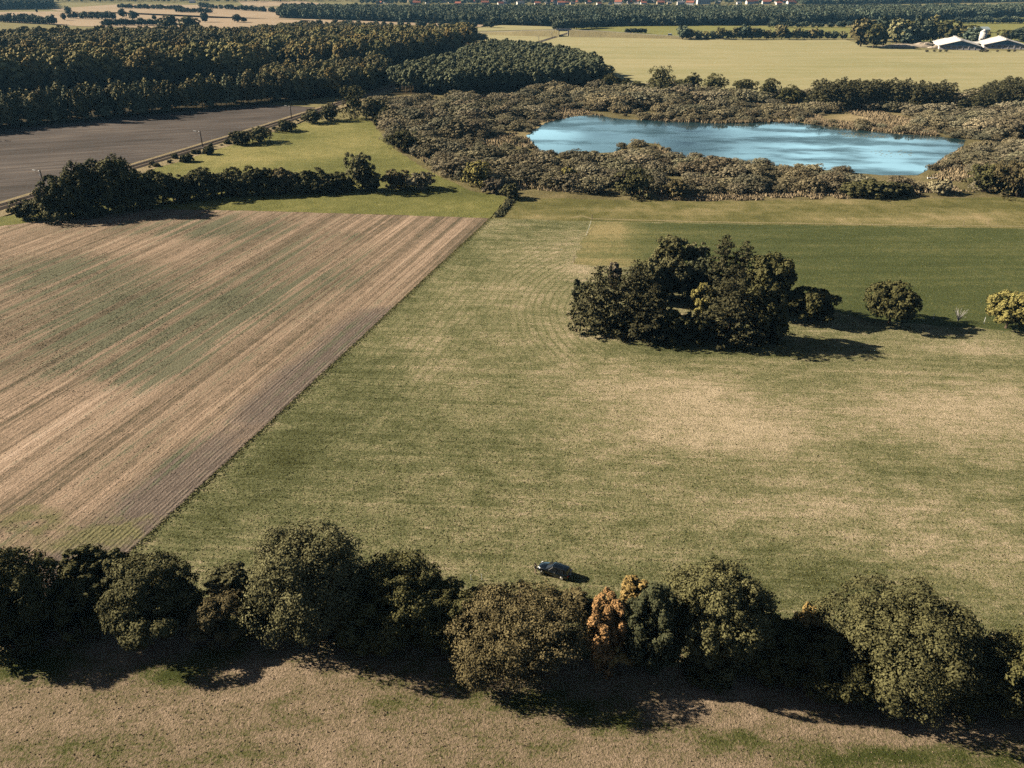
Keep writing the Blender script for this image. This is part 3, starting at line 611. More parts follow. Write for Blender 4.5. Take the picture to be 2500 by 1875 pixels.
conif('conifer_tree', 'dark conifer right beside the tallest one at the back of the clump', (1775, 1850, 592, 745), L_conif, 5000, .36, CG, **CK)
broad('round_tree', 'broad dark tree on the right shoulder of the clump', (1815, 1930, 624, 768), L_dark, 6500, .34, .3, CG, lobes=18, sub=10)
conif('conifer_tree', 'big shaggy conifer at the front centre of the clump', (1715, 1860, 650, 835), L_conif, 8000, .36, CG, **CK)
broad('round_tree', 'dark tree at the front right corner of the clump', (1835, 1922, 706, 832), L_dark, 5500, .34, .2, CG, lobes=16, sub=10)
broad('clump_shrub', 'pale green shrub beside the sunny hollow in the clump', (1684, 1742, 692, 758), L_lime, 2000, .26, .1, CG, 'shrub', lobes=9, sub=8)
broad('clump_shrub', 'dark low shrub shading the front of the hollow', (1610, 1690, 755, 835), L_dark, 2600, .30, .1, CG, 'shrub', lobes=10, sub=8)
broad('clump_shrub', 'dark low shrub at the foot of the big shaggy conifer', (1670, 1750, 760, 838), L_dark, 2600, .30, .1, CG, 'shrub', lobes=10, sub=8)
broad('round_tree', 'low spreading dark tree trailing off the right end of the clump', (1925, 2045, 702, 785), L_dark, 4000, .32, .4, CG, lobes=14, sub=9)
broad('lone_tree', 'single dark round tree between the clump and the bare bush', (2117, 2250, 692, 790), L_dark, 7000, .30, .5, None, lobes=20, sub=12)
broad('lone_tree', 'yellow-green young tree cut by the right edge of the frame', (2412, 2528, 711, 800), L_lime, 6000, .28, .7, None, lobes=18, sub=10)
X, Y = G(2338, 784); b = MB(); rs = random.Random(3)
for k in range(26):
    a = rs.random()*6.28; L = rs.uniform(.7, 1.6); h = rs.uniform(1.4, 3.2)
    b.tube([(0, 0, 0), (math.cos(a)*L*.3, math.sin(a)*L*.3, h*.45), (math.cos(a)*L, math.sin(a)*L, h)], [.06, .05, .02], 4)
tag(put('bare_bush', b.mesh('bare_bush'), M_bare, loc=(X, Y, 0)), 'pale leafless bush between the single dark tree and the yellow-green one', 'bush')

# ---------------------------------------------------------------- hedge along the middle field, railway bushes
ord_ = ['first', 'second', 'third', 'fourth', 'fifth', 'sixth', 'seventh', 'eighth']
MG = 'bushes of the hedge between stubble field and railway'
broad('hedge_tree', 'dark tree at the railway end of the mid-field hedge', (88, 200, 432, 530), L_dark, 4000, .38, .2, MG, lobes=14, sub=9)
broad('hedge_tree', 'tall dark tree second from the railway in the mid-field hedge', (140, 262, 384, 515), L_dark, 5000, .38, .3, MG, lobes=16, sub=9)
broad('hedge_tree', 'tall dark tree with a twin crown at the right of the railway-end group', (228, 335, 382, 512), L_dark, 5000, .38, .3, MG, lobes=16, sub=9)
broad('hedge_tree', 'dark tree sloping down where the mid-field hedge begins', (300, 405, 420, 502), L_dark, 4000, .38, .2, MG, lobes=14, sub=9)
for i, (x0, x1, yt, yb) in enumerate([(95, 180, 468, 532), (165, 250, 466, 524), (235, 320, 458, 516), (305, 392, 448, 506)]):
    broad('hedge_bush', 'dark bush at the foot of the railway-end hedge trees, %s from the rails' % ord_[i], (x0, x1, yt, yb), L_dark, 2600, .34, .05, MG, 'bush', lobes=12, sub=8)
broad('hedge_tree', 'feathery pale grey-green willow standing alone in the mid-field hedge', (842, 920, 376, 462), L_grey, 3500, .34, .5, None, lobes=16, sub=8, spread=.7)
for i, (x0, x1, yt, yb, lm) in enumerate([(385, 455, 424, 490, L_dark), (440, 530, 414, 482, L_dark), (510, 600, 412, 476, L_olive), (590, 665, 406, 472, L_dark), (650, 730, 412, 468, L_brown), (715, 790, 413, 468, L_dark), (775, 850, 418, 466, L_dark)]):
    broad('hedge_bush', 'rounded dark bush in the mid-field hedge, %s after the railway-end trees' % ord_[i], (x0, x1, yt, yb), lm, 3000, .36, .1, MG, 'bush', lobes=12, sub=8)
for i, (x0, x1, yt, yb, lm) in enumerate([(415, 490, 432, 488, L_dark), (485, 560, 426, 480, L_dark), (560, 630, 422, 475, L_dark), (625, 700, 424, 472, L_dark), (690, 765, 424, 470, L_olive), (750, 825, 428, 468, L_dark), (815, 870, 432, 466, L_dark)]):
    broad('hedge_bush', 'lower dark bush at the front of the mid-field hedge, %s after the railway-end trees' % ord_[i], (x0, x1, yt, yb), lm, 2400, .34, .05, MG, 'bush', lobes=12, sub=8)
broad('hedge_bush', 'brownish bush just right of the feathery pale willow', (935, 1005, 414, 460), L_brown, 2500, .34, .1, MG, 'bush', lobes=12, sub=8)
broad('hedge_bush', 'low grey bush ending the mid-field hedge at the pond scrub', (990, 1065, 422, 458), L_willow2, 2200, .34, .1, MG, 'bush', lobes=12, sub=8)
broad('hedge_bush', 'low dark bush under the feathery pale willow', (880, 930, 430, 464), L_dark, 1800, .34, .1, MG, 'bush', lobes=10, sub=8)
broad('track_bush', 'low dark bush by the rails at the edge of the frame', (20, 102, 492, 530), L_olive, 1800, .34, .1, None, 'bush', lobes=10, sub=8)
broad('track_bush', 'small pale bush at the foot of the railway-end trees', (112, 165, 494, 528), L_grey, 1500, .30, .1, None, 'bush', lobes=10, sub=8)
RG = 'bushes beside the railway'
for x0, x1, yt, yb, lm, lab in [(556, 612, 322, 352, L_olive, 'low long bush on the railway bank, half nearer the second mast'), (600, 664, 312, 345, L_olive, 'low long bush on the railway bank, half farther from the second mast'), (735, 790, 268, 300, L_grey, 'greyish bush by the rails in front of the dark bank tree'), (775, 835, 254, 294, L_olive, 'tall bush by the rails touching the dark bank tree'),
                                (830, 897, 214, 288, L_dark, 'dark upright tree at the corner where rails enter the forest'), (885, 945, 240, 290, L_dark, 'dark bush right of the corner tree by the rails'), (925, 965, 262, 296, L_dark, 'small dark bush leading from the corner tree to the pond scrub'), (912, 934, 284, 305, L_dark, 'tiny round bush on the bright meadow by the pond scrub'),
                                (945, 1000, 283, 312, L_willow2, 'low round bush at the top edge of the bright meadow'), (935, 1035, 318, 366, L_dark, 'broad dark bush bulging into the bright meadow from the pond scrub'),
                                (495, 520, 358, 376, L_olive, 'small scruffy bush by the foot of the second mast'), (675, 722, 295, 318, L_olive, 'scruffy bush by the foot of the third mast'), (440, 470, 378, 393, L_olive, 'tiny scruffy bush on the railway bank before the second mast')]:
    broad('railway_bush' if 'tree' not in lab.split(' at ')[0] else 'corner_tree', lab, (x0, x1, yt, yb), lm, 1800, .36, .1, RG, 'bush' if 'bush' in lab[:30] else 'tree', lobes=12, sub=8)
# edge bushes of the scrub seen singly
for x0, x1, yt, yb, lm, lab in [(1180, 1230, 438, 470, L_pale, 'tan round bush at the scrub corner above the ditch'), (1222, 1266, 450, 484, L_grey, 'grey round bush at the head of the ditch'), (1130, 1200, 395, 455, L_lime, 'yellow-green bush at the scrub corner beside the bright meadow'), (1365, 1420, 412, 455, L_lime, 'yellowish round bush on the near edge of the pond scrub'),
                                (1495, 1600, 420, 474, L_olive, 'wide yellow-olive bush on the near edge of the pond scrub'), (1620, 1680, 438, 480, L_brown, 'round grey-brown bush right of the wide yellow-olive one'), (2270, 2325, 440, 472, L_willow2, 'small round bush by the white plank'),
                                (2360, 2475, 400, 470, L_dark, 'dark rounded bush right of the small clearing'), (2430, 2560, 390, 480, L_brown, 'large tawny bush cut by the frame right of the clearing')]:
    broad('scrub_bush', lab, (x0, x1, yt, yb), lm, 2600, .34, .1, 'single bushes on the edge of the pond scrub', 'bush', lobes=12, sub=8)

for i, (px, py, r) in enumerate([(2078, 476, 4.6), (2118, 478, 5.4), (2160, 477, 5.0), (2196, 474, 4.0)]):
    X, Y = G(px, py, 0); shrub('scrub_bush', 'low dark bush in the line below the pond outlet, %s from the left' % ord_[i], X, Y, r, r*.62, L_olive, i, 'single bushes on the edge of the pond scrub', 'bush')

# ---------------------------------------------------------------- trees behind the pond
BG = 'trees along the pale field behind the pond'
for x0, x1, yt, yb, lm, lab in [(1575, 1648, 160, 232, L_dark, 'largest dark tree on the skyline of the pale field behind the pond'), (1590, 1650, 195, 238, L_olive, 'bushy tree at the foot of the largest tree behind the pond'), (1535, 1590, 200, 230, L_dark, 'dark bush left of the largest tree behind the pond'), (1498, 1545, 192, 224, L_dark, 'bush between the forest corner and the largest tree behind the pond'),
                                (1670, 1712, 180, 220, L_dark, 'small dark tree right of the largest tree behind the pond'), (1640, 1682, 196, 218, L_dark, 'low bush linking the largest and the small dark tree'), (1718, 1778, 182, 226, L_dark, 'round dark tree in the middle of the row behind the pond'), (1784, 1850, 190, 232, L_dark, 'round dark tree second from the conifer row behind the pond'), (1852, 1902, 194, 244, L_dark, 'round dark tree next but one to the conifer row'), (1898, 1965, 212, 248, L_dark, 'low round bush just before the conifer row'),
                                (1462, 1512, 178, 222, L_dark, 'dark tree at the right corner of the pine wood'), (1780, 1850, 222, 258, L_willow2, 'low dark bush below the row behind the pond')]:
    broad('field_edge_tree', lab, (x0, x1, yt, yb), lm, 1700, .42, .2, BG, 'tree' if ' tree' in lab[:40] else 'bush', lobes=12, sub=8)
con = [np_mesh('conifer', *conifer(700+k, .30, 1, 1500, .045, power=.42, ragged=.4, whorls=20, droop=.2, z0=.02)) for k in range(4)]
con_t = trunk(77, 1.15, .2, .012, 0, 5).mesh('trunk')
def con_tree(name, label, px, py, top, wpx, lm, k, group):
    X, Y = G(px, py); s = scale_at(X, Y, 0); h = (py-top)/s/math.cos(dep(X, Y, 0)); r = wpx/2/s
    t = put(name, None, loc=(X, Y, 0)); tag(t, label, 'tree', group)
    key = (con[k % 4].name, lm.name)
    if key not in MCACHE:
        me = con[k % 4].copy(); me.materials.clear(); me.materials.append(lm); MCACHE[key] = me
    put('crown', MCACHE[key], None, t, rz=rnd.random()*6, sc=(r/.30, r/.30, h)); put('trunk', con_t, M_bark, t, sc=(h, h, h))
for i in range(40):
    px = 1984+(i % 20)*17+(i//20)*8; con_tree('row_conifer', 'dark conifer in the %s of the straight double row behind the pond' % ('rear line', 'front line')[i//20], px, 254+(i//20)*10+(i % 20)*.4+rnd.uniform(-3, 3), 192+abs(i % 20-8)*.9+(i//20)*6+rnd.uniform(-4, 6), rnd.uniform(36, 48), L_conif, i, 'conifers of the row behind the pond')
for i in range(51):
    px = 2345+(i % 17)*15+rnd.uniform(-4, 4); rowk = i//17; con_tree('stand_conifer', 'dark conifer in the dense stand right of the conifer row', px, 250+rowk*14+rnd.uniform(-4, 4)-min(i % 17, 8)*1.2, 226-min(i % 17, 7)*5+rowk*9+rnd.uniform(-3, 3), rnd.uniform(36, 48), L_conif, i, 'conifers of the stand at the right edge')

# ---------------------------------------------------------------- scattered vegetation: single trees as objects, the rest as one mass per stand
def scatter(poly, spacing, seed, jit=.42):
    rs = np.random.RandomState(seed); P = np.array(poly); x0, y0 = P.min(0); x1, y1 = P.max(0)
    gx, gy = np.meshgrid(np.arange(x0, x1, spacing), np.arange(y0, y1, spacing*.87)); gx[1::2] += spacing/2
    x = gx.ravel(); y = gy.ravel(); x = x+(rs.rand(len(x))-.5)*2*jit*spacing; y = y+(rs.rand(len(y))-.5)*2*jit*spacing
    m = inpoly(x, y, poly); return x[m], y[m]
def mass(name, x, y, sc, rz, pick, protos, label):
    """one object holding the trees nobody could pick apart: points that carry copies of the given single trees"""
    me = bpy.data.meshes.new(name); n = len(x); me.vertices.add(n)
    me.vertices.foreach_set('co', np.stack([x, y, 0*x], 1).astype(np.float32).ravel())
    a = me.attributes.new('scl', 'FLOAT_VECTOR', 'POINT'); a.data.foreach_set('vector', sc.astype(np.float32).ravel())
    a = me.attributes.new('rot', 'FLOAT_VECTOR', 'POINT'); a.data.foreach_set('vector', np.stack([0*rz, 0*rz, rz], 1).astype(np.float32).ravel())
    a = me.attributes.new('pick', 'INT', 'POINT'); a.data.foreach_set('value', pick.astype(np.int32))
    o = put(name, me); kind(o, 'stuff', label)
    ng = bpy.data.node_groups.new(name, 'GeometryNodeTree'); ng.interface.new_socket('Geometry', in_out='INPUT', socket_type='NodeSocketGeometry'); ng.interface.new_socket('Geometry', in_out='OUTPUT', socket_type='NodeSocketGeometry')
    gi = ng.nodes.new('NodeGroupInput'); go = ng.nodes.new('NodeGroupOutput'); ip = ng.nodes.new('GeometryNodeInstanceOnPoints'); jn = ng.nodes.new('GeometryNodeJoinGeometry')
    for p in protos:
        oi = ng.nodes.new('GeometryNodeObjectInfo'); oi.transform_space = 'ORIGINAL'; oi.inputs['Object'].default_value = p; oi.inputs['As Instance'].default_value = True
        ng.links.new(oi.outputs['Geometry'], jn.inputs[0])
    def na(nm, t):
        k = ng.nodes.new('GeometryNodeInputNamedAttribute'); k.data_type = t; k.inputs['Name'].default_value = nm; return k.outputs['Attribute']
    ip.inputs['Pick Instance'].default_value = True
    ng.links.new(gi.outputs[0], ip.inputs['Points']); ng.links.new(jn.outputs[0], ip.inputs['Instance'])
    ng.links.new(na('pick', 'INT'), ip.inputs['Instance Index']); ng.links.new(na('scl', 'FLOAT_VECTOR'), ip.inputs['Scale'])
    er = ng.nodes.new('FunctionNodeEulerToRotation'); ng.links.new(na('rot', 'FLOAT_VECTOR'), er.inputs[0]); ng.links.new(er.outputs[0], ip.inputs['Rotation'])
    ng.links.new(ip.outputs[0], go.inputs[0])
    md = o.modifiers.new('scatter', 'NODES'); md.node_group = ng
    return o
def join_tree(name, cr, leafm, tr):
    """crown and trunk in one mesh (two materials)"""
    V, Q, c = cr; tv = np.array(tr.v); tf = [f for f in tr.f if len(f) == 4]
    VV = np.vstack([V, tv]); QQ = np.vstack([Q, np.array(tf)+len(V)])
    return np_mesh(name, VV, QQ, np.append(c, np.zeros(len(tv))), [leafm, M_bark], np.append(np.zeros(len(Q)), np.ones(len(tf))))
def plant(name, mass_name, poly, spacing, protos, hrange, wr, seed, n_single, label, cat, group, mass_label, avoid=None, weights=None, hfun=None, marg=.12, keep=None, zones=None):
    """protos: unit-height meshes. hrange: height in metres, wr: width factor range"""
    rs = np.random.RandomState(seed); x, y = scatter(poly, spacing, seed)
    m = in_frame(x, y, 6.0, marg, .12)
    if keep is not None: m &= keep(x, y)
    if avoid is not None:
        for av in avoid: m &= ~inpoly(x, y, av)
    x, y = x[m], y[m]; n = len(x)
    h = hrange[0]+(hrange[1]-hrange[0])*rs.rand(n)
    if hfun is not None: h = h*hfun(x, y)
    w = h*(wr[0]+(wr[1]-wr[0])*rs.rand(n)); rz = rs.rand(n)*6.283; pk = rs.choice(len(protos), n, p=weights)
    inside = in_frame(x, y, 4.0); order = np.lexsort((np.hypot(x, y), ~inside))
    single = order[:n_single]; single = single[inside[single]]; rest = np.setdiff1d(np.arange(n), single)
    first = {}; t3 = np.quantile(h[single], (.33, .67)) if len(single) else (0, 0); sx3 = FPX*x/(y*cP+CAM_Z*sP)+1250
    for i in single:
        lab = label
        if zones:
            zn = next(zt for zx, zt in zones if sx3[i] < zx)
            lab = '%s %s %s' % (('low', 'middling', 'tall')[int(h[i] > t3[0])+int(h[i] > t3[1])], label, zn)
        o = put(name, protos[pk[i]], loc=(x[i], y[i], 0), rz=rz[i], sc=(w[i], w[i], h[i])); tag(o, lab, cat, group); first.setdefault(pk[i], o)
    ks = sorted(first)
    if len(rest) and ks:
        mp = np.array([ks.index(p) if p in ks else rs.randint(len(ks)) for p in pk[rest]])
        mass(mass_name, x[rest], y[rest], np.stack([w[rest], w[rest], h[rest]], 1), rz[rest], mp, [first[k] for k in ks], mass_label)
    return n
def tree_protos(name, leafm, n, seeds, leaf, r=.34, rz=.40, **kw):
    kw.setdefault('tb', 1.6)
    return [join_tree(name, crown(s, r*(.78, 1.0, 1.22, .9)[k % 4], rz*(1.06, 1.0, .88, 1.1)[k % 4], 1-rz*(1.06, 1.0, .88, 1.1)[k % 4]*1.02, n, leaf, **kw), leafm, trunk(s, .8, r, .018, 3, 5)) for k, s in enumerate(seeds)]
def con_protos(name, leafm, n, seeds, leaf, **kw):
    return [join_tree(name, conifer(s, .22, 1, n, leaf, **kw), leafm, trunk(s, 1.1, .2, .013, 0, 5)) for s in seeds]
def bush_protos(name, leafm, n, seeds, leaf, **kw):
    kw.setdefault('skirt', .3); kw.setdefault('tb', 4.0)
    return [join_tree(name, crown(s, .85, .5, .48, n, leaf, **kw), leafm, trunk(s, .7, .8, .03, 2, 4, stems=3)) for s in seeds]

# pond scrub: willow bushes
grow = []
PX = np.array(POND); pc = PX.mean(0); POND_OUT = [tuple(pc+(p-pc)*1.015) for p in PX]
near_bank = GP([(1300, 362), (1660, 372), (2060, 402), (2235, 415), (2300, 450), (1300, 440)])
clear1 = GP([(2060, 268), (2190, 274), (2250, 300), (2200, 318), (2060, 306), (1960, 296)])
clear2 = GP([(2290, 425), (2370, 415), (2400, 440), (2360, 478), (2250, 488), (2240, 450)])
clear3 = GP([(1100, 232), (1300, 228), (1330, 240), (1180, 252)])
clear4 = GP([(1800, 250), (1980, 252), (1990, 270), (1860, 262)])
scrub_grow = GP([(890, 262), (1000, 246), (1240, 228), (1480, 222), (2000, 242), (2950, 262), (2950, 478), (2560, 475), (2350, 470), (2100, 474), (1700, 474), (1400, 470), (1250, 464), (1140, 444), (1050, 405), (960, 355), (930, 300)])
bp = bush_protos('scrub_bush', L_willow, 6500, [31, 32, 33], .029, lobes=20, sub=10, nr=.25, lobe_r=.42, sub_r=.24, spread=.64)+bush_protos('scrub_bush', L_willow2, 6500, [34, 35, 36], .029, lobes=20, sub=10, nr=.25, lobe_r=.42, sub_r=.24, spread=.64)
def low_by_water(x, y):
    d = np.full(len(x), 1e9)
    for p in dense(POND+[POND[0]], 6): d = np.minimum(d, np.hypot(x-p[0], y-p[1]))
    return np.clip(.45+d/50, .45, 1.0)*(.35+1.15*fbm(x, y, .035, 41))
nb = plant('willow_bush', 'willow_scrub', scrub_grow, 7.2, bp, (2.6, 7.2), (1.0, 1.75), 51, 300, 'rounded willow bush of the pond scrub,', 'bush', 'willow bushes around the pond',
      'dense low willow scrub farther round the pond', avoid=[POND_OUT, clear1, clear2, clear3, clear4], hfun=low_by_water, keep=lambda x, y: fbm(x, y, .045, 43) > .36, zones=[(1150, 'at its end by the bright meadow'), (1450, 'above the ditch corner'), (1750, 'before the wooded peninsula of the pond'), (2050, 'on the near bank mid-pond'), (2300, 'near the pond outlet clearing'), (99999, 'at the right-hand pond end')])

# woods left and middle
EP = GP
pr_beech = tree_protos('beech_tree', L_beech, 2400, [61, 62, 63, 64], .034, lobes=12, sub=9, nr=.25)
pr_wood = tree_protos('woodland_tree', L_wood, 2200, [65, 66, 67, 68], .036, lobes=12, sub=9, nr=.25)
pr_pine = tree_protos('pine_tree', L_pine, 1600, [71, 72, 73], .038, r=.26, rz=.42, lobes=10, sub=8, nr=.25)
pr_spr = con_protos('spruce_tree', L_spruce, 700, [74, 75, 76], .05, power=.8)
pr_edge = con_protos('edge_tree', L_pine, 900, [77, 78], .05, power=.5, z0=.1, ragged=.5)+tree_protos('edge_tree', L_wood, 1000, [79, 80], .042, r=.30, lobes=14, sub=8)
print('counts', nb,
 plant('edge_tree', 'forest_edge', GP(forest_polys['edge']), 5.5, pr_edge, (11, 18), (.75, 1.05), 52, 170, 'grey-green tree of the forest edge,', 'tree', 'trees of the forest edge along the ploughed field', 'deeper trees of the forest edge along the ploughed field', zones=[(160, 'where the ploughed field leaves the frame'), (330, 'behind the nearest mast'), (480, 'left of the lone mast'), (620, 'right of the lone mast'), (99999, 'at the ploughed field corner')]),
 plant('beech_tree', 'beech_wood', GP(forest_polys['beech']), 9.5, pr_beech, (17, 26), (.9, 1.3), 53, 130, 'yellow-olive beech behind the forest edge,', 'tree', 'beeches behind the forest edge', 'yellow-olive beech wood behind the forest edge', zones=[(150, 'towards the left frame edge'), (330, 'in the left half of its wood'), (480, 'in the right half of its wood'), (99999, 'at the young spruces')]),
 plant('woodland_tree', 'mixed_wood', GP(forest_polys['midleft']), 9, pr_wood+pr_beech[:1], (15, 22), (.85, 1.1), 54, 60, 'dull green tree in the mixed wood beyond the beeches', 'tree', 'trees of the mixed wood beyond the beeches', 'dull green mixed wood beyond the beeches'),
 plant('far_woodland_tree', 'far_wood', GP(forest_polys['backleft']), 10, pr_wood, (9, 13), (.9, 1.3), 55, 30, 'small dull tree where the left wood thins out to the far fields', 'tree', 'trees at the far rim of the left wood', 'far rim of the left wood'),
 plant('oak_tree', 'oak_wood', GP(forest_polys['oak']), 9.0, pr_beech+pr_wood[:1], (18, 23), (.85, 1.1), 56, 120, 'brown-olive tree of the tall wood,', 'tree', 'trees of the tall wood left of the cutting', 'brown-olive tall wood left of the railway cutting', zones=[(760, 'on its sunny left face'), (880, 'behind the young spruces'), (1000, 'in its middle'), (99999, 'along the railway cutting')]),
 plant('rim_tree', 'rim_wood', GP(forest_polys['rim']), 7.0, pr_wood+pr_beech[:1]+pr_edge[:1], (11, 17), (.8, 1.05), 57, 90, 'dark tree of the belt,', 'tree', 'trees of the belt at the ploughed field corner', 'dark belt of trees at the ploughed field corner', zones=[(730, 'by the ploughed field corner'), (820, 'before the young spruces'), (99999, 'by the railway cutting')]),
 plant('spruce_tree', 'spruce_plantation', GP(forest_polys['spruce']), 5.0, pr_spr, (5, 8), (1.0, 1.3), 58, 80, 'blue-green young spruce before the tall wood,', 'tree', 'young spruces before the tall wood', 'young blue-green spruce plantation before the tall wood', zones=[(700, 'at the left'), (770, 'in the middle'), (99999, 'at the right')]),
 plant('pine_tree', 'pine_plantation', GP(forest_polys['pine']), 5.2, pr_pine, (13, 16.5), (1.0, 1.25), 59, 260, 'grey-green pine of the plantation,', 'tree', 'pines of the plantation behind the scrub', 'even grey-green pine plantation behind the scrub', zones=[(1080, 'by the railway cutting'), (1180, 'left of its middle'), (1290, 'in its middle'), (1380, 'right of its middle'), (99999, 'at its pale field corner')]))

# ================================================================== FAR COUNTRY
pr_far = [join_tree('far_tree', crown(s, .40, .42, .57, 260, .075, lobes=9, sub=5), L_far, trunk(s, .7, .3, .02, 0, 4)) for s in (81, 82, 83)]
plant('far_forest_tree', 'far_forest', GP(forest_polys['far']), 9.5, pr_far, (10, 17), (.85, 1.25), 60, 200, 'blue-green tree of the long far forest,', 'tree', 'front trees of the long far forest', 'long blue-green forest below the town', zones=[(900, 'at its left end'), (1200, 'above the far lane'), (1500, 'behind the bridge'), (1800, 'above the far hedge'), (2150, 'left of the farm wood'), (99999, 'behind the farm')])
def far_tree(name, label, box, group, lm=None, k=0, n=600):
    x0, x1, yt, yb = box; X, Y, r, rz, zc = fit(x0, x1, yt, yb, clear=.4)
    key = ('far', lm.name, k % 3)
    if key not in MCACHE: MCACHE[key] = join_tree('far_tree', crown(840+k % 3, .46, .47, .50, 700, .065, lobes=12, sub=7), lm, trunk(84, .7, .3, .03, 0, 4))
    h = zc+rz; o = put(name, MCACHE[key], loc=(X, Y, 0), rz=rnd.random()*6, sc=(r/.46, r/.46, h)); tag(o, label, 'tree' if 'tree' in name else 'bush', group); return o
# wood and bushes by the farm
FGp = 'trees of the wood beside the farm'
for i, (x0, x1, yt, yb) in enumerate([(2072, 2145, 48, 110), (2110, 2165, 62, 114), (2135, 2200, 44, 98), (2165, 2225, 48, 102), (2195, 2250, 56, 100), (2225, 2280, 46, 102), (2255, 2300, 40, 100), (2275, 2335, 52, 104), (2180, 2240, 70, 104), (2310, 2365, 62, 92), (2335, 2385, 62, 92), (2355, 2405, 70, 100), (2390, 2420, 76, 98), (2440, 2480, 74, 98), (2470, 2520, 66, 100), (2300, 2345, 74, 96)]):
    far_tree('farm_wood_tree', 'dark green tree in the wood beside the white barns', (x0, x1, yt, yb), FGp, (L_wood, L_dark, L_far)[i % 3], i)
HG2 = 'bushes of the hedge across the far fields'
for i in range(22):
    px = 1668+i*18.6; s = rnd.uniform(.8, 1.2)*(1.3 if i in (0, 7, 8, 9, 13, 17) else .95)
    far_tree('far_hedge_bush', 'round bush in the far hedge between pale field and road', (px-13*s, px+13*s, 94-22*s, 94), HG2, (L_far, L_wood)[i % 2], i)
for i in range(26):
    px = 1880+i*13+rnd.uniform(-4, 4); s = rnd.uniform(.6, 1.3)
    far_tree('far_hedge_bush', 'small bush in the hedges on the far green fields', (px-8*s, px+8*s, 66-13*s-(i > 14)*3, 66-(i > 14)*3), 'bushes on the far green fields', L_far, i)
for i in range(9):
    px = 1530+i*5.6; far_tree('roadside_bush', 'low dark bush in the short strip by the far road', (px-5, px+5, 70+rnd.uniform(-1, 1), 80), 'bushes of the short strip by the road', L_far, i)
for i in range(16):
    px = 2340+i*14; s = rnd.uniform(.7, 1.3); far_tree('far_hedge_bush', 'bush in the hedge behind the farm', (px-9*s, px+9*s, 55-12*s, 56), 'bushes of the hedge behind the farm', L_far, i)
for i in range(9):
    px = 1360+i*12; far_tree('bridge_wood_tree', 'dark tree in the copse behind the bridge', (px-12, px+12, 52-i*1.0+rnd.uniform(-2, 2), 73-i*.8), 'trees of the copse behind the bridge', L_far, i)
for i in range(12):
    px = 1140+i*7; far_tree('far_hedge_bush', 'bush in the dark strip left of the bridge', (px-9, px+9, 82+rnd.uniform(-1, 2), 99), 'bushes of the strip left of the bridge', L_far, i) if i < 7 else None
# left distance
for i, (x0, x1, yt, yb, lm, lab) in enumerate([(390, 440, 40, 74, L_grey, 'large pale willow standing alone before the far tan fields'), (438, 492, 42, 78, L_grey, 'second large pale willow, nearer the wood'), (488, 508, 30, 52, L_far, 'slim tree right of the two pale willows'), (566, 590, 35, 53, L_far, 'single round tree on the far tan field'), (588, 604, 42, 53, L_far, 'small bush beside the single round tree on the far tan field'),
                                             (158, 174, 16, 34, L_far, 'tall round tree at the left end of the far copse'), (148, 162, 32, 48, L_far, 'small round tree below the far copse'), (287, 308, 22, 42, L_far, 'round tree standing alone on the far tan field'), (315, 338, 27, 46, L_far, 'pointed tree right of the lone round far tree'), (370, 382, 37, 48, L_far, 'tiny round tree before the pale willows'), (86, 92, 20, 30, L_far, 'tiny tree far left')]):
    far_tree('far_single_tree', lab, (x0, x1, yt, yb), 'single trees on the far tan fields', lm, i)
def strip(n, x0, x1, y0, y1, hpx, name, label, group):
    for i in range(n):
        t = (i+rnd.uniform(-.3, .3))/max(n-1, 1); px = x0+(x1-x0)*t; py = y0+(y1-y0)*t; s = hpx*rnd.uniform(.7, 1.25)
        far_tree(name, label, (px-s*.6, px+s*.6, py-s, py), group, L_far, i)
strip(9, 172, 272, 44, 46, 15, 'far_copse_tree', 'tree of the copse on the far tan field', 'trees of the copse on the far tan field')
strip(26, 292, 445, 19, 23, 9, 'far_row_tree', 'small tree in the row between the far tan fields', 'trees of the row between the far tan fields')
strip(14, 432, 515, 29, 31, 11, 'far_grove_tree', 'tree of the dark grove on the far tan field', 'trees of the dark grove on the far tan field')
strip(26, 490, 680, 18, 30, 10, 'far_hedge_tree', 'tree in the far hedge leading to the long forest', 'trees of the hedge leading to the long forest')
strip(22, 250, 400, 62, 60, 14, 'far_wood_tree', 'tree on the ragged edge of the left wood', 'trees on the ragged edge of the left wood')
strip(24, 0, 125, 52, 58, 17, 'far_wood_tree', 'tree in the hazy wood at the far left', 'trees of the hazy wood at the far left')
strip(24, 740, 1200, 63, 66, 13, 'far_lane_tree', 'tree along the lane below the long forest', 'trees along the lane below the long forest')
plant('hazy_forest_tree', 'hazy_forest', GP([(-500, 26), (0, 24), (130, 22), (120, 4), (-500, 4)]), 12, pr_far, (14, 19), (.9, 1.15), 64, 60, 'hazy blue tree in the forest at the far upper left', 'tree', 'front trees of the hazy forest at the far left', 'hazy blue forest at the far upper left')
plant('skyline_tree', 'skyline_wood', GP([(130, 6), (560, 6), (900, 4), (900, -12), (130, -12)]), 30, pr_far, (13, 18), (.9, 1.2), 65, 40, 'hazy tree on the farthest hedges', 'tree', 'trees on the farthest hedges', 'scattered farthest woods')
plant('town_tree', 'town_wood', GP([(880, 12), (3000, 6), (3000, -22), (880, -22)]), 26, pr_far, (9, 16), (.9, 1.2), 66, 60, 'hazy tree between the houses of the far town', 'tree', 'trees between the houses of the town', 'trees scattered through and behind the far town')
plant('town_side_tree', 'town_side_wood', GP([(1950, 14), (2500, 4), (3000, -4), (3000, -30), (1950, -10)]), 13, pr_far, (13, 18), (.9, 1.2), 67, 40, 'hazy tree in the wood right of the far town', 'tree', 'trees of the wood right of the town', 'hazy wood right of the far town')

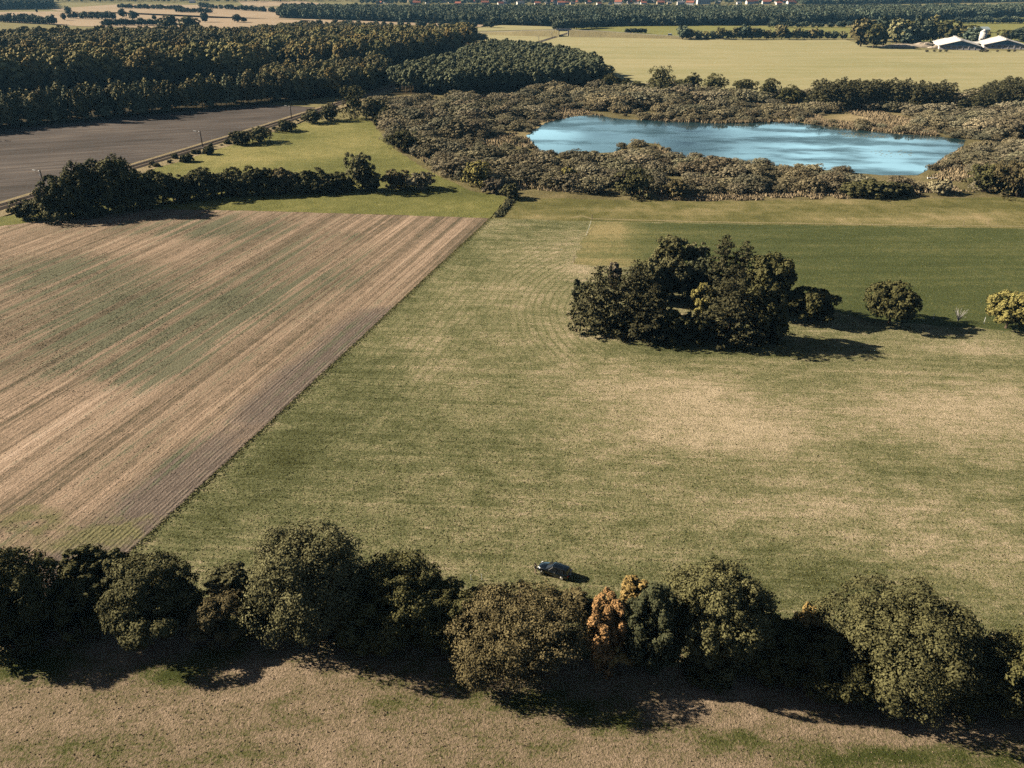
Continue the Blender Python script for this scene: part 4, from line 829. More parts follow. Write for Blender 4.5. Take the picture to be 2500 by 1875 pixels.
# ------------------------------------------------------------------ far town
M_wallw = plain('render_white', (.70, .66, .60), .8, 0, .2, .06); M_wally = plain('brick_yellow', (.42, .33, .22), .9, 0, .1, .1); M_roofr = plain('roof_red', (.36, .13, .08), .85, 0, .15, .15); M_roofg = plain('roof_grey', (.20, .20, .21), .8, 0, .2, .1)
M_win = plain('window_glass', (.03, .04, .05), .1, 0, .6)
def house_mesh(w, d, h, rh):
    a = MB().box(-w/2, w/2, -d/2, d/2, -.3, h); a.poly([(-w/2, -d/2, h), (-w/2, 0, h+rh-.15), (-w/2, d/2, h)][::-1]); a.poly([(w/2, -d/2, h), (w/2, 0, h+rh-.15), (w/2, d/2, h)])
    b = MB(); e = .5
    for s in (-1, 1):
        b.poly([(-w/2-e, s*(d/2+e), h-.1), (w/2+e, s*(d/2+e), h-.1), (w/2+e, 0, h+rh), (-w/2-e, 0, h+rh)][::s]); b.poly([(-w/2-e, s*(d/2+e), h-.3), (w/2+e, s*(d/2+e), h-.3), (w/2+e, 0, h+rh-.2), (-w/2-e, 0, h+rh-.2)][::-s])
    c = MB().box(w*.2, w*.2+.8, -.4, .4, h+rh-.6, h+rh+1.0)
    return a.mesh('wall'), b.mesh('roof'), c.mesh('chimney')
HM = [house_mesh(14, 9, 3.2, 3.6), house_mesh(18, 9, 5.6, 3.8), house_mesh(11, 8, 3.0, 3.4)]
hrs = random.Random(12); used = []
HV = {}
for ro in (0, 1):
    for wa in (0, 1):
        for k in range(3):
            a_, b_, c_ = (q.copy() for q in HM[k]); a_.materials.append((M_wallw, M_wally)[wa]); b_.materials.append((M_roofr, M_roofg)[ro]); c_.materials.append(M_roofr); HV[ro, wa, k] = (a_, b_, c_)
cnt = 0
while cnt < 150:
    px = hrs.uniform(900, 1980); py = hrs.uniform(-1, 12.5)-(px > 1700)*1.5
    if px < 1180 and hrs.random() < .5: continue
    X, Y = G(px, py)
    if any(abs(X-a)+abs(Y-b) < 26 for a, b in used): continue
    used.append((X, Y)); ro = int(hrs.random() < .35); wa = int(hrs.random() < .4); k = hrs.randrange(3)
    t = put('town_house', None, loc=(X, Y, 0), rz=hrs.choice([0, .3, -.4, 1.3, .1, -.2])); tag(t, ('grey' if ro else 'red')+'-roofed '+('brick' if wa else 'white')+' house in the far town above the long forest', 'house', ('grey' if ro else 'red')+'-roofed '+('brick' if wa else 'white')+' houses of the far town')
    a_, b_, c_ = HV[ro, wa, k]; put('wall', a_, None, t); rr = put('roof', b_, None, t); put('chimney', c_, None, rr); cnt += 1
X, Y = G(1717, 10); t = put('town_block', None, loc=(X, Y, 0)); tag(t, 'tall white block rising out of the far town', 'building'); put('wall', MB().box(-16, 16, -8, 8, -.3, 26).mesh('wall'), M_wallw, t)
put('roof', MB().box(-16.5, 16.5, -8.5, 8.5, 26, 26.8).mesh('roof'), M_roofg, t)
wm = MB().box(-.8, .8, -.06, .06, -.9, .9).mesh('window'); wm.materials.append(M_win)
for i in range(7):
    for j in range(7): put('window', wm, None, t, loc=(-12.6+i*4.2, -8.02, 3+j*3.4))
X, Y = G(1666, 11); tag(put('town_chimney', MB().tube([(0, 0, -.3), (0, 0, 15), (0, 0, 30)], [1.6, 1.3, 1.1], 10).mesh('town_chimney'), M_wallw, loc=(X, Y, 0)), 'slender white chimney in the far town', 'chimney')
for px, py, w, lab in [(506, 16, 22, 'white farmhouse beside the dark grove on the far tan field'), (470, 6, 14, 'small white house on the farthest left fields'), (2035, 52, 30, 'pale farmhouse among bushes before the right part of the long forest'), (2090, 50, 18, 'small pale house between the long forest and the farm wood')]:
    X, Y = G(px, py+1); t = put('farmhouse', None, loc=(X, Y, 0), rz=.15); tag(t, lab, 'house'); a_, b_, c_ = HV[1, 0, 0]; put('wall', a_, None, t); rr = put('roof', b_, None, t); put('chimney', c_, None, rr)

# ------------------------------------------------------------------ farm: two barns, silo, blue-grey shed
M_fibre = plain('fibre_cement', (.64, .60, .55), .8, 0, .2, .12); M_clad = plain('blue_cladding', (.12, .26, .33), .6, 0, .3, .1); M_conc = plain('pale_concrete', (.62, .56, .50), .9, 0, .1, .12); M_door = plain('dark_opening', (.02, .02, .025), .9)
def barn(label, x0, x1, yb, ridge_dx, length, h=3.8, rh=5.0):
    X0, Y0 = G(x0, yb); X1, Y1 = G(x1, yb); w = X1-X0; t = put('barn', None, loc=((X0+X1)/2, Y0, 0), rz=R(ridge_dx)); tag(t, label, 'barn', 'white barns of the farm')
    a = MB().box(-w/2, w/2, 0, .4, -.3, h); a.box(-w/2, w/2, length-.4, length, -.3, h); a.box(-w/2, -w/2+.4, .402, length-.402, -.3, h-.003); a.box(w/2-.4, w/2, .402, length-.402, -.3, h-.003)
    put('wall', a.mesh('wall'), M_conc, t)
    for yy, s in ((.05, -1), (length-.05, 1)):
        put('gable', MB().poly([(-w/2+.5, yy, h), (w/2-.5, yy, h), (0, yy, h+rh-.5)][::-s]).poly([(-w/2+.5, yy+.3*-s, h), (w/2-.5, yy+.3*-s, h), (0, yy+.3*-s, h+rh-.5)][::s]).mesh('gable'), M_clad, t)
    e = 1.2
    for s in (-1, 1):
        r_ = MB(); q = [(s*(w/2+e), -1.2, h-.35), (s*(w/2+e), length+1.2, h-.35), (0, length+1.2, h+rh), (0, -1.2, h+rh)]
        r_.poly(q[::s]); r_.poly([(x, y, z-.4) for x, y, z in q][::-s]); r_.poly([q[3], q[0], (q[0][0], q[0][1], q[0][2]-.4), (0, -1.2, h+rh-.4)][::s]); r_.poly([q[0], q[1], (q[1][0], q[1][1], q[1][2]-.4), (q[0][0], q[0][1], q[0][2]-.4)][::s])
        ro = put('roof', r_.mesh('roof'), M_fibre, t)
    rd = MB()
    for k in range(5): rd.box(-1.1, 1.1, length*(k+.15)/5, length*(k+.85)/5, h+rh-.2, h+rh+.7)
    put('ridge_vent', rd.mesh('ridge_vent'), M_fibre, t)
    for k in range(7):
        xx = -w/2+w*(k+.5)/7; put('opening', MB().box(xx-1.5, xx+1.5, -.03, .2, 1.3, h-.7).mesh('opening'), M_win, t)
    for k in range(6): put('pillar', MB().box(-w/2+w*(k+1)/7-.25, -w/2+w*(k+1)/7+.25, -.15, -.002, -.3, h-.1).mesh('pillar'), M_conc, t)
    return t
barn('white-roofed barn with blue gable, nearer the farm wood', 2297, 2388, 121, -20, 70)
barn('white-roofed barn with blue gable beside the silo, cut by the frame', 2407, 2499, 119, -20, 52)
X, Y = G(2425, 112); t = put('silo', None, loc=(X, Y+25, 0)); tag(t, 'white cylindrical silo between the two barns', 'silo')
put('body', MB().tube([(0, 0, -.2), (0, 0, 12.5)], 3.6, 20).mesh('body', True), M_fibre, t); put('roof', MB().tube([(0, 0, 12.5), (0, 0, 14.8), (0, 0, 15)], [3.8, .8, .3], 20).mesh('roof', True), M_fibre, t); put('ladder', MB().box(-.3, .3, -3.75, -3.62, .5, 13).mesh('ladder'), M_conc, t)
t = put('link_shed', None, loc=(*G(2398, 116), 0)); tag(t, 'low white shed linking the two barns', 'shed'); put('wall', MB().box(-6, 6, 10, 22, -.3, 3).mesh('wall'), M_conc, t); put('roof', MB().poly([(-6.5, 9.5, 3.1), (6.5, 9.5, 3.1), (6.5, 22.5, 4.2), (-6.5, 22.5, 4.2)]).poly([(-6.5, 9.5, 3.0), (6.5, 9.5, 3.0), (6.5, 22.5, 4.1), (-6.5, 22.5, 4.1)][::-1]).mesh('roof'), M_fibre, t)
X, Y = G(2394, 80); t = put('shed', None, loc=(X, Y, 0), rz=.05); tag(t, 'blue-grey shed behind the trees of the farm', 'shed'); put('wall', MB().box(-12, 12, 0, 14, -.3, 4).mesh('wall'), M_clad, t)
put('roof', MB().poly([(-12.6, -.6, 3.8), (12.6, -.6, 3.8), (12.6, 7, 7), (-12.6, 7, 7)]).poly([(-12.6, 7, 7), (12.6, 7, 7), (12.6, 14.6, 3.8), (-12.6, 14.6, 3.8)]).mesh('roof'), plain('grey_steel', (.38, .45, .48), .5, .2), t)
# earth heaps and yard rubble beside the barns
M_earth = plain('bare_earth', (.42, .35, .27), .95, 0, .05, .2)
def heap(label, px, py, w, h, seed):
    X, Y = G(px, py); rs = np.random.RandomState(seed); n = 14; v = []; f = []
    for j in range(n):
        for i in range(n):
            a = i/(n-1)*2-1; b_ = j/(n-1)*2-1; q = max(0, 1-(a*a+b_*b_))
            v.append((a*w, b_*w*.5, q**.7*h*(.7+.6*vnoise(np.array([a*3+seed]), np.array([b_*3.]), seed)[0])-.05))
    for j in range(n-1):
        for i in range(n-1): f.append((j*n+i, j*n+i+1, (j+1)*n+i+1, (j+1)*n+i))
    me = bpy.data.meshes.new('earth_heap'); me.from_pydata(v, [], f); me.update(); tag(put('earth_heap', me, M_earth, loc=(X, Y, 0)), label, 'heap')
heap('long low earth heap between farm wood and first barn', 2215, 113, 26, 2.4, 1); heap('taller earth heap near the first barn', 2255, 112, 14, 4, 2); heap('small earth heap at the barn wall', 2283, 117, 8, 2.4, 3)
for i in range(15):
    px = rnd.uniform(2225, 2500); far_tree('farm_weed', 'low weed bush along the field side of the barns', (px-rnd.uniform(2, 5), px+rnd.uniform(2, 5), 122+rnd.uniform(-1.5, .5), 125.5), 'weeds along the barns', (L_grey, L_willow, L_pale)[i % 3], i)

# ------------------------------------------------------------------ road embankment and bridge
M_emb = grass_mat('embankment_grass', [(0, (.16, .14, .07)), (1, (.36, .30, .17))], fine=.5, mid=.08, use_dry=False); M_road = plain('road_asphalt', (.30, .28, .25), .9, 0, .1, .1)
def embank(name, pts, hs, wtop):
    v = []; f = []
    for (x, y), h in zip(pts, hs): v += [(x, y-wtop/2-h*1.8, -.02), (x, y-wtop/2, h), (x, y+wtop/2, h), (x, y+wtop/2+h*1.8, -.02)]
    for i in range(len(pts)-1):
        for k in range(3): f.append((4*i+k, 4*i+4+k, 4*i+5+k, 4*i+1+k))
    n = len(v); f.append((0, 1, 2, 3)); f.append((n-1, n-2, n-3, n-4))
    me = bpy.data.meshes.new(name); me.from_pydata(v, [], f); me.update(); bm = bmesh.new(); bm.from_mesh(me); bmesh.ops.recalc_face_normals(bm, faces=bm.faces); bm.to_mesh(me); bm.free()
    o = put(name, me, M_emb); o['kind'] = 'structure'
BY = G(1376, 88)[1]
xl = G(1363, 88)[0]; xr = G(1388, 88)[0]
embank('embankment', [(xl-150, BY+60), (xl-90, BY+35), (xl-45, BY+14), (xl, BY)], [.3, 2.5, 5.2, 7.2], 9)
embank('embankment', [(xr, BY), (xr+45, BY-10), (xr+100, BY-30), (xr+200, BY-60)], [7.2, 6.0, 3.5, .3], 9)
for nm, P, hh in (('road', [(xl-150, BY+60), (xl-90, BY+35), (xl-45, BY+14), (xl, BY)], [.3, 2.5, 5.2, 7.2]), ('road', [(xr, BY), (xr+45, BY-10), (xr+100, BY-30), (xr+200, BY-60)], [7.2, 6.0, 3.5, .3])):
    b = MB()
    for i in range(3):
        (xa, ya), (xb, yb), ha, hb = P[i], P[i+1], hh[i]+.02, hh[i+1]+.02; b.poly([(xa, ya-3, ha), (xb, yb-3, hb), (xb, yb+3, hb), (xa, ya+3, ha)])
    o = put(nm, b.mesh(nm), M_road); o['kind'] = 'structure'
t = put('road_bridge', None, loc=((xl+xr)/2, BY, 0)); tag(t, 'small pale road bridge over the railway beyond the pine wood', 'bridge'); hw = (xr-xl)/2
put('deck', MB().box(-hw-1, hw+1, -4.6, 4.6, 6.4, 7.15).mesh('deck'), M_conc, t)
for s in (-1, 1): put('abutment', MB().box(*sorted((s*(hw+.1), s*(hw-1.0))), -5, 5, -.2, 6.39).mesh('abutment'), M_conc, t)
for s in (-1, 1):
    p = put('parapet', MB().box(-hw-3, hw+3, *sorted((s*4.6, s*4.3)), 7.16, 8.2).mesh('parapet'), M_fibre, t)
t = put('delivery_van', None, loc=(*[a for a in (xr+120, BY-36)], 3.02), rz=-.2); tag(t, 'white van driving on the road right of the bridge', 'van')
put('body', MB().loft([[(x, y, z) for y, z in ((-.95, .4), (.95, .4), (.95, zt-.15), (.8, zt), (-.8, zt), (-.95, zt-.15))] for x, zt in ((-2.6, 2.2), (-2.5, 2.35), (1.2, 2.35), (1.9, 1.5), (2.5, 1.2), (2.6, .8))]).mesh('body'), plain('van_white', (.8, .8, .78), .3, 0, .5), t)
for x in (-1.7, 1.7):
    for s in (-1, 1): put('wheel', MB().tube([(x, s*.7, .34), (x, s*.96, .34)], .34, 12).mesh('wheel'), M_door, t)
put('windscreen', MB().poly([(1.23, -.75, 2.3), (1.23, .75, 2.3), (1.9, .8, 1.53), (1.9, -.8, 1.53)]).mesh('windscreen'), M_win, t).location.x = .02

# ------------------------------------------------------------------ railway
rail_pts = dense([(-216, 130), G(-60, 520), G(0, 502), G(110, 477), G(330, 406), G(480, 364), G(740, 284), G(830, 250), (-20, 800), (27, 964), G(1376, 84), (90, 1180)], 12)
def smooth(P, it=3):
    P = np.array(P)
    for _ in range(it): P[1:-1] = .25*P[:-2]+.5*P[1:-1]+.25*P[2:]
    return P
RP = smooth(rail_pts, 60)
Tn = np.gradient(RP, axis=0); Tn /= np.linalg.norm(Tn, axis=1)[:, None]; RN = np.stack([-Tn[:, 1], Tn[:, 0]], 1)
prof = [(-3.6, -.05), (-2.2, .5), (2.2, .5), (3.6, -.05)]
b = MB(); v = []
for p, n_ in zip(RP, RN): b.v += [(*(p+n_*o_), z) for o_, z in prof]
for i in range(len(RP)-1):
    for k in range(3): b.f.append((4*i+k, 4*i+4+k, 4*i+5+k, 4*i+1+k))
me = b.mesh('track_bed'); bm = bmesh.new(); bm.from_mesh(me); bmesh.ops.recalc_face_normals(bm, faces=bm.faces); bm.to_mesh(me); bm.free()
if sum(p.normal.z for p in me.polygons) < 0: me.flip_normals()
M_sleep = plain('dark_sleepers', (.085, .065, .05), .9, 0, .1, .3); M_steel = plain('rail_steel', (.20, .15, .11), .45, .6)
tb = put('railway', me, M_track); tb['kind'] = 'structure'
sl_me = MB().box(-1.25, 1.25, -.13, .13, .45, .56).mesh('sleeper'); sl_me.materials.append(M_sleep)
cum = np.insert(np.cumsum(np.linalg.norm(np.diff(RP, axis=0), axis=1)), 0, 0)
seg = np.arange(0, cum[-1], .62); sx = np.interp(seg, cum, RP[:, 0]); sy = np.interp(seg, cum, RP[:, 1]); sa = np.interp(seg, cum, np.unwrap(np.arctan2(Tn[:, 1], Tn[:, 0])))
vis = in_frame(sx, sy, .5) & (sy < 520); sb = MB()
for x, y, a in zip(sx[vis], sy[vis], sa[vis]):
    c_, s_ = math.cos(a), math.sin(a); q = [(-.13, -1.25), (.13, -1.25), (.13, 1.25), (-.13, 1.25)]; P4 = [(x+c_*u-s_*w, y+s_*u+c_*w) for u, w in q]
    sb.poly([(*p, .56) for p in P4])
    for i in range(4): sb.poly([(*P4[i], .46), (*P4[(i+1) % 4], .46), (*P4[(i+1) % 4], .56), (*P4[i], .56)])
so = put('sleepers', sb.mesh('sleepers'), M_sleep, tb); so['kind'] = 'stuff'
for s in (-.72, .72):
    b = MB()
    for p, n_ in zip(RP, RN): b.v += [(*(p+n_*(s+o_)), z) for o_, z in ((-.05, .57), (-.05, .73), (.05, .73), (.05, .57))]
    for i in range(len(RP)-1):
        for k in range(3): b.f.append((4*i+k, 4*i+1+k, 4*i+5+k, 4*i+4+k))
    put('rail', b.mesh('rail'), M_steel, tb)
# dry grass verges each side of the track
M_verge = grass_mat('verge_grass', [(0, (.15, .12, .06)), (.5, (.30, .24, .14)), (1, (.46, .37, .23))], fine=1.0, mid=.2, use_dry=False)
ribbon('verge', [tuple(p+n_*4.6) for p, n_ in zip(RP, RN)], 2.4, .022, M_verge, .6)
ribbon('verge', [tuple(p-n_*6.8) for p, n_ in zip(RP, RN)], 7.0, .020, M_verge, .8)
for k in range(46):
    q = RP[int(np.argmin(np.abs(RP[:, 1]-(300+k*3.9+rnd.uniform(-1.5, 1.5)))))]; nn_ = RN[20]; o_ = rnd.uniform(5.2, 9.5); r = rnd.uniform(.5, 1.5)
    shrub('bank_shrub', 'scruffy low shrub in the growth along the railway bank', q[0]-nn_[0]*o_, q[1]-nn_[1]*o_+rnd.uniform(-5, 5), r, r*rnd.uniform(.6, 1.0), (L_olive, L_willow2, L_grey)[k % 3], k, 'low shrubs along the railway bank')
# masts
M_mast = plain('mast_steel', (.09, .075, .065), .7, .3); M_ins = plain('insulator_white', (.85, .85, .82), .3)
def mast(px, py, top, label, side=1):
    X, Y = G(px, py); i = int(np.argmin(np.hypot(RP[:, 0]-X, RP[:, 1]-Y)+0)); P = RP[i]-RN[i]*2.9; h = (py-top)/scale_at(X, Y, 0)/math.cos(dep(X, Y, 0))
    t = put('railway_mast', None, loc=(P[0], P[1], .2), rz=math.atan2(RN[i][1], RN[i][0])); tag(t, label, 'mast', 'masts of the railway'); h = max(h, 7.2)
    put('pole', MB().loft([[(-w, -w*.8, z), (w, -w*.8, z), (w, w*.8, z), (-w, w*.8, z)] for z, w in ((-.4, .22), (h*.5, .18), (h, .14))]).mesh('pole'), M_mast, t)
    put('footing', MB().box(-.4, .4, -.4, .4, -.4, .25).mesh('footing'), M_conc, t)
    put('cantilever', MB().tube([(.1, 0, h-.5), (2.9, 0, h-.3)], .05, 6).tube([(.1, 0, h-2.0), (2.9, 0, h-.35)], .05, 6).tube([(1.5, 0, h-1.25), (3.2, 0, h-1.55)], .04, 6).mesh('cantilever'), M_mast, t)
    for z0, z1 in ((h-.5, h-.42), (h-2.0, h-1.6)): put('insulator', MB().tube([(.15, 0, z0), (.35, 0, z0+.03), (.85, 0, z1)], [.1, .17, .12], 10).mesh('insulator'), M_ins, t)
    put('insulator', MB().tube([(2.0, 0, h-.34), (3.4, 0, h-.26)], [.11, .11], 8).mesh('insulator'), M_ins, t)
mast(90, 488, 428, 'nearest railway mast, half hidden behind the dark hedge trees'); mast(486, 362, 322, 'railway mast standing alone above the ploughed field'); mast(692, 298, 264, 'railway mast before the rails pass the bank bushes')
mast(1312, 104, 88, 'far railway mast by the corner of the pine wood'); mast(1347, 95, 82, 'far railway mast close to the road bridge')

# ================================================================== SMALL THINGS
M_white = plain('white_plastic', (.85, .85, .8), .5); M_wood = plain('weathered_wood', (.30, .24, .17), .9, 0, .1, .2)
def post(px, py, top, label, mt, w=.05):
    X, Y = G(px, py); s = scale_at(X, Y, 0); h = (py-top)/s/math.cos(dep(X, Y, 0)); t = put('fence_post', None, loc=(X, Y, 0)); tag(t, label, 'post')
    put('stake', MB().tube([(0, 0, -.2), (0, 0, h*.9), (0, 0, h)], [w, w, w*.7], 6).mesh('stake'), mt, t)
    if mt is M_white: put('foot_tread', MB().box(-.02, .16, -.02, .02, .12, .16).mesh('foot_tread'), mt, t); put('wire_clip', MB().box(-.07, .07, -.03, .03, h*.82, h*.9).mesh('wire_clip'), mt, t)
    else: put('cap', MB().box(-w*.8, w*.8, -w*.8, w*.8, h*.999, h+.03).mesh('cap'), mt, t)
post(1150, 1416, 1403, 'white post in the grass left of the car, farther from the car', M_white, .035); post(1176, 1416, 1402, 'white post in the grass left of the car, nearer the car', M_white, .035)
post(1445, 537, 523, 'wooden corner post where the pasture meets the path', M_wood, .09); post(1401, 640, 624, 'wooden post in the meadow near the left end of the clump', M_wood, .09)
post(2351, 552, 538, 'wooden post on the path side of the pasture, left of two', M_wood, .07); post(2410, 553, 538, 'wooden post on the path side of the pasture, right of two', M_wood, .07)
post(2278, 779, 766, 'thin pale stake between the single dark tree and the bare bush', M_white, .05); post(2402, 790, 774, 'thin pale stake left of the yellow-green tree', M_white, .05)
a, b_ = G(1443, 545), G(1431, 576); tape = MB().tube([(a[0], a[1], .8), ((a[0]+b_[0])/2, (a[1]+b_[1])/2, .45), (b_[0], b_[1], .15)], .025, 5); tag(put('fence_tape', tape.mesh('fence_tape'), M_white), 'white fence tape sagging into the grass at the pasture corner', 'fence tape')
X, Y = G(2275, 436); tag(put('white_plank', MB().box(-1.6, 1.6, -.35, .35, .02, .34).box(-1.7, -1.6, -.3, .3, .0, .42).mesh('white_plank'), M_white, loc=(X, Y, 0), rz=-.08), 'long white plank on the grass by the small clearing at the pond', 'plank')
# ditch beside the bright meadow: overgrown line of weeds
def tufts(name, x, y, rs, size, hgt, mat, label, blades=4, z=0.0):
    n = len(x); V = []; Q = []
    N_ = n*blades; bx = np.repeat(x, blades)+(rs.rand(N_)-.5)*size; by = np.repeat(y, blades)+(rs.rand(N_)-.5)*size
    a = rs.rand(N_)*6.283; w = size*(.25+.35*rs.rand(N_)); h = np.repeat(hgt, blades)*(.6+.7*rs.rand(N_)); ln = h*(rs.rand(N_)-.5)*1.2; a2 = rs.rand(N_)*6.283
    dx, dy = np.cos(a)*w, np.sin(a)*w; ox, oy = np.cos(a2)*ln, np.sin(a2)*ln
    z0 = np.full(N_, z)
    V = np.stack([np.stack([bx-dx, by-dy, z0], 1), np.stack([bx+dx, by+dy, z0], 1), np.stack([bx+ox+dx*.25, by+oy+dy*.25, z0+h], 1)], 1).reshape(-1, 3)
    tone = np.repeat(np.repeat(rs.rand(n), blades)*.6+.4*rs.rand(N_), 3)
    o = put(name, np_mesh(name, V, np.arange(3*N_).reshape(-1, 3), tone), mat); kind(o, 'stuff', label); return o
T_green = leaf_mat('tuft_green', (.12, .13, .042), (.30, .27, .11), var=0); T_weed = leaf_mat('tuft_weed', (.10, .105, .055), (.22, .21, .115), var=0); T_straw = leaf_mat('tuft_straw', (.17, .13, .08), (.42, .33, .21), var=0); T_reed = leaf_mat('tuft_reed', (.18, .14, .08), (.48, .37, .23), var=0)
rs = np.random.RandomState(77)
bl = np.array(dense(GP([(1195, 533), (300, 1362), (215, 1440)]), .12)); bl = np.repeat(bl, 4, 0); bl = bl+rv*(np.abs(rs.normal(size=(len(bl), 1)))*.7-.15)+rs.normal(size=bl.shape)*.15
tufts('margin_grass', bl[:, 0], bl[:, 1], rs, .22, .04+.08*rs.rand(len(bl)), T_green, 'long grass along the edge of the stubble field', 3)
dl = dense(GP([(1250, 486), (1235, 505), (1215, 530)]), .25); dx = np.repeat(np.array(dl), 5, 0)+rs.normal(size=(len(dl)*5, 2))*.5
tufts('ditch_weeds', dx[:, 0], dx[:, 1], rs, .7, np.full(len(dx), .8), T_weed, 'dark weeds along the ditch beside the bright meadow')
# reeds along the pond
rp = np.array(dense(GP([(1620, 296), (1760, 301), (1900, 298), (1950, 299)]), .6)); rp = np.repeat(rp, 2, 0)+rs.normal(size=(len(rp)*2, 2))*.7
rx = np.vstack([rp, np.stack(scatter(GP([(1960, 299), (2060, 313), (2200, 327), (2290, 333), (2280, 322), (2200, 312), (2060, 300), (1970, 291)]), .55, 5), 1)])
tufts('reeds', rx[:, 0], rx[:, 1], rs, .5, np.full(len(rx), 1.5), T_reed, 'pale reeds fringing the pond', 3)
mx_ = np.stack(scatter(scrub_grow, .9, 15), 1); mm = in_frame(mx_[:, 0], mx_[:, 1], 0, .03, .03) & ~inpoly(mx_[:, 0], mx_[:, 1], POND) & (fbm(mx_[:, 0], mx_[:, 1], .05, 61) > .5); mx_ = mx_[mm]
tufts('marsh_sedge', mx_[:, 0], mx_[:, 1], rs, .6, .5+.7*rs.rand(len(mx_)), T_reed, 'tan sedge and reed between the willow bushes', 2)
rx = np.stack(scatter(GP([(1560, 474), (1700, 478), (2250, 472), (2260, 482), (1700, 492), (1560, 484)]), .5, 16), 1); rx = rx[fbm(rx[:, 0], rx[:, 1], .12, 62) > .42]
tufts('sedge_strip', rx[:, 0], rx[:, 1], rs, .5, .5+.5*rs.rand(len(rx)), T_reed, 'pale sedge strip along the near edge of the pond scrub', 2)
# floating leaves
lp = np.vstack([np.stack(scatter(GP([(2040, 322), (2160, 330), (2170, 338), (2060, 334)]), 1.5, 8), 1), np.stack(scatter(GP([(2120, 366), (2230, 366), (2230, 382), (2140, 384)]), 3.2, 9), 1)])
lb = MB()
for x, y in lp:
    r = rs.uniform(.25, .6); k0 = rs.rand()*6
    lb.poly([(x+r*math.cos(k0+k*.9), y+r*math.sin(k0+k*.9)*.8, .075) for k in range(7)])
kind(put('lily_pads', lb.mesh('lily_pads'), plain('lily_leaf', (.20, .17, .08), .95, 0, .05)), 'stuff', 'floating leaves on the pond')
# grass tufts in the meadow, weeds in the stubble, straw on the near field
def field_tufts(poly, n, seed, dfun=None, frame=.05):
    rs = np.random.RandomState(seed); P = np.array(poly); x = rs.uniform(P[:, 0].min(), P[:, 0].max(), n); y = rs.uniform(P[:, 1].min(), P[:, 1].max(), n)
    m = in_frame(x, y, 0, frame, frame) & inpoly(x, y, poly)
    if dfun is not None: m &= rs.rand(n) < dfun(x, y)
    return x[m], y[m], rs
x, y, rs = field_tufts(GP(meadow_px), 420000, 31, lambda x, y: np.clip(90/np.hypot(x, y), 0, 1)**1.2*(.45+.7*fbm(x, y, .25, 55))*(1-.6*np.clip(dry_m(x, y)*2, 0, 1)))
tufts('meadow_tufts', x, y, rs, .17, .04+.06*rs.rand(len(x)), T_green, 'uneven grass tufts of the meadow', 3)
x, y, rs = field_tufts(GP(stub_px), 380000, 32, lambda x, y: np.clip((green_f(x, y)+.05)*(.1+2.2*(fbm(x, y, .22, 57)-.35)), 0, 1))
q = np.stack([x, y], 1); al = q@ru; ac = np.round(q@rv/.55)*.55+rs.normal(size=len(x))*.07; x, y = al*ru[0]+ac*rv[0], al*ru[1]+ac*rv[1]
tufts('field_weeds', x, y, rs, .20, .05+.07*rs.rand(len(x)), T_weed, 'dark weeds regrowing in the stubble', 3)
x, y, rs = field_tufts(near_poly, 240000, 33, lambda x, y: .35+.5*fbm(x, y, .3, 58))
tufts('near_straw', x, y, rs, .15, .04+.07*rs.rand(len(x)), T_straw, 'straw and dry weeds on the near field', 3)

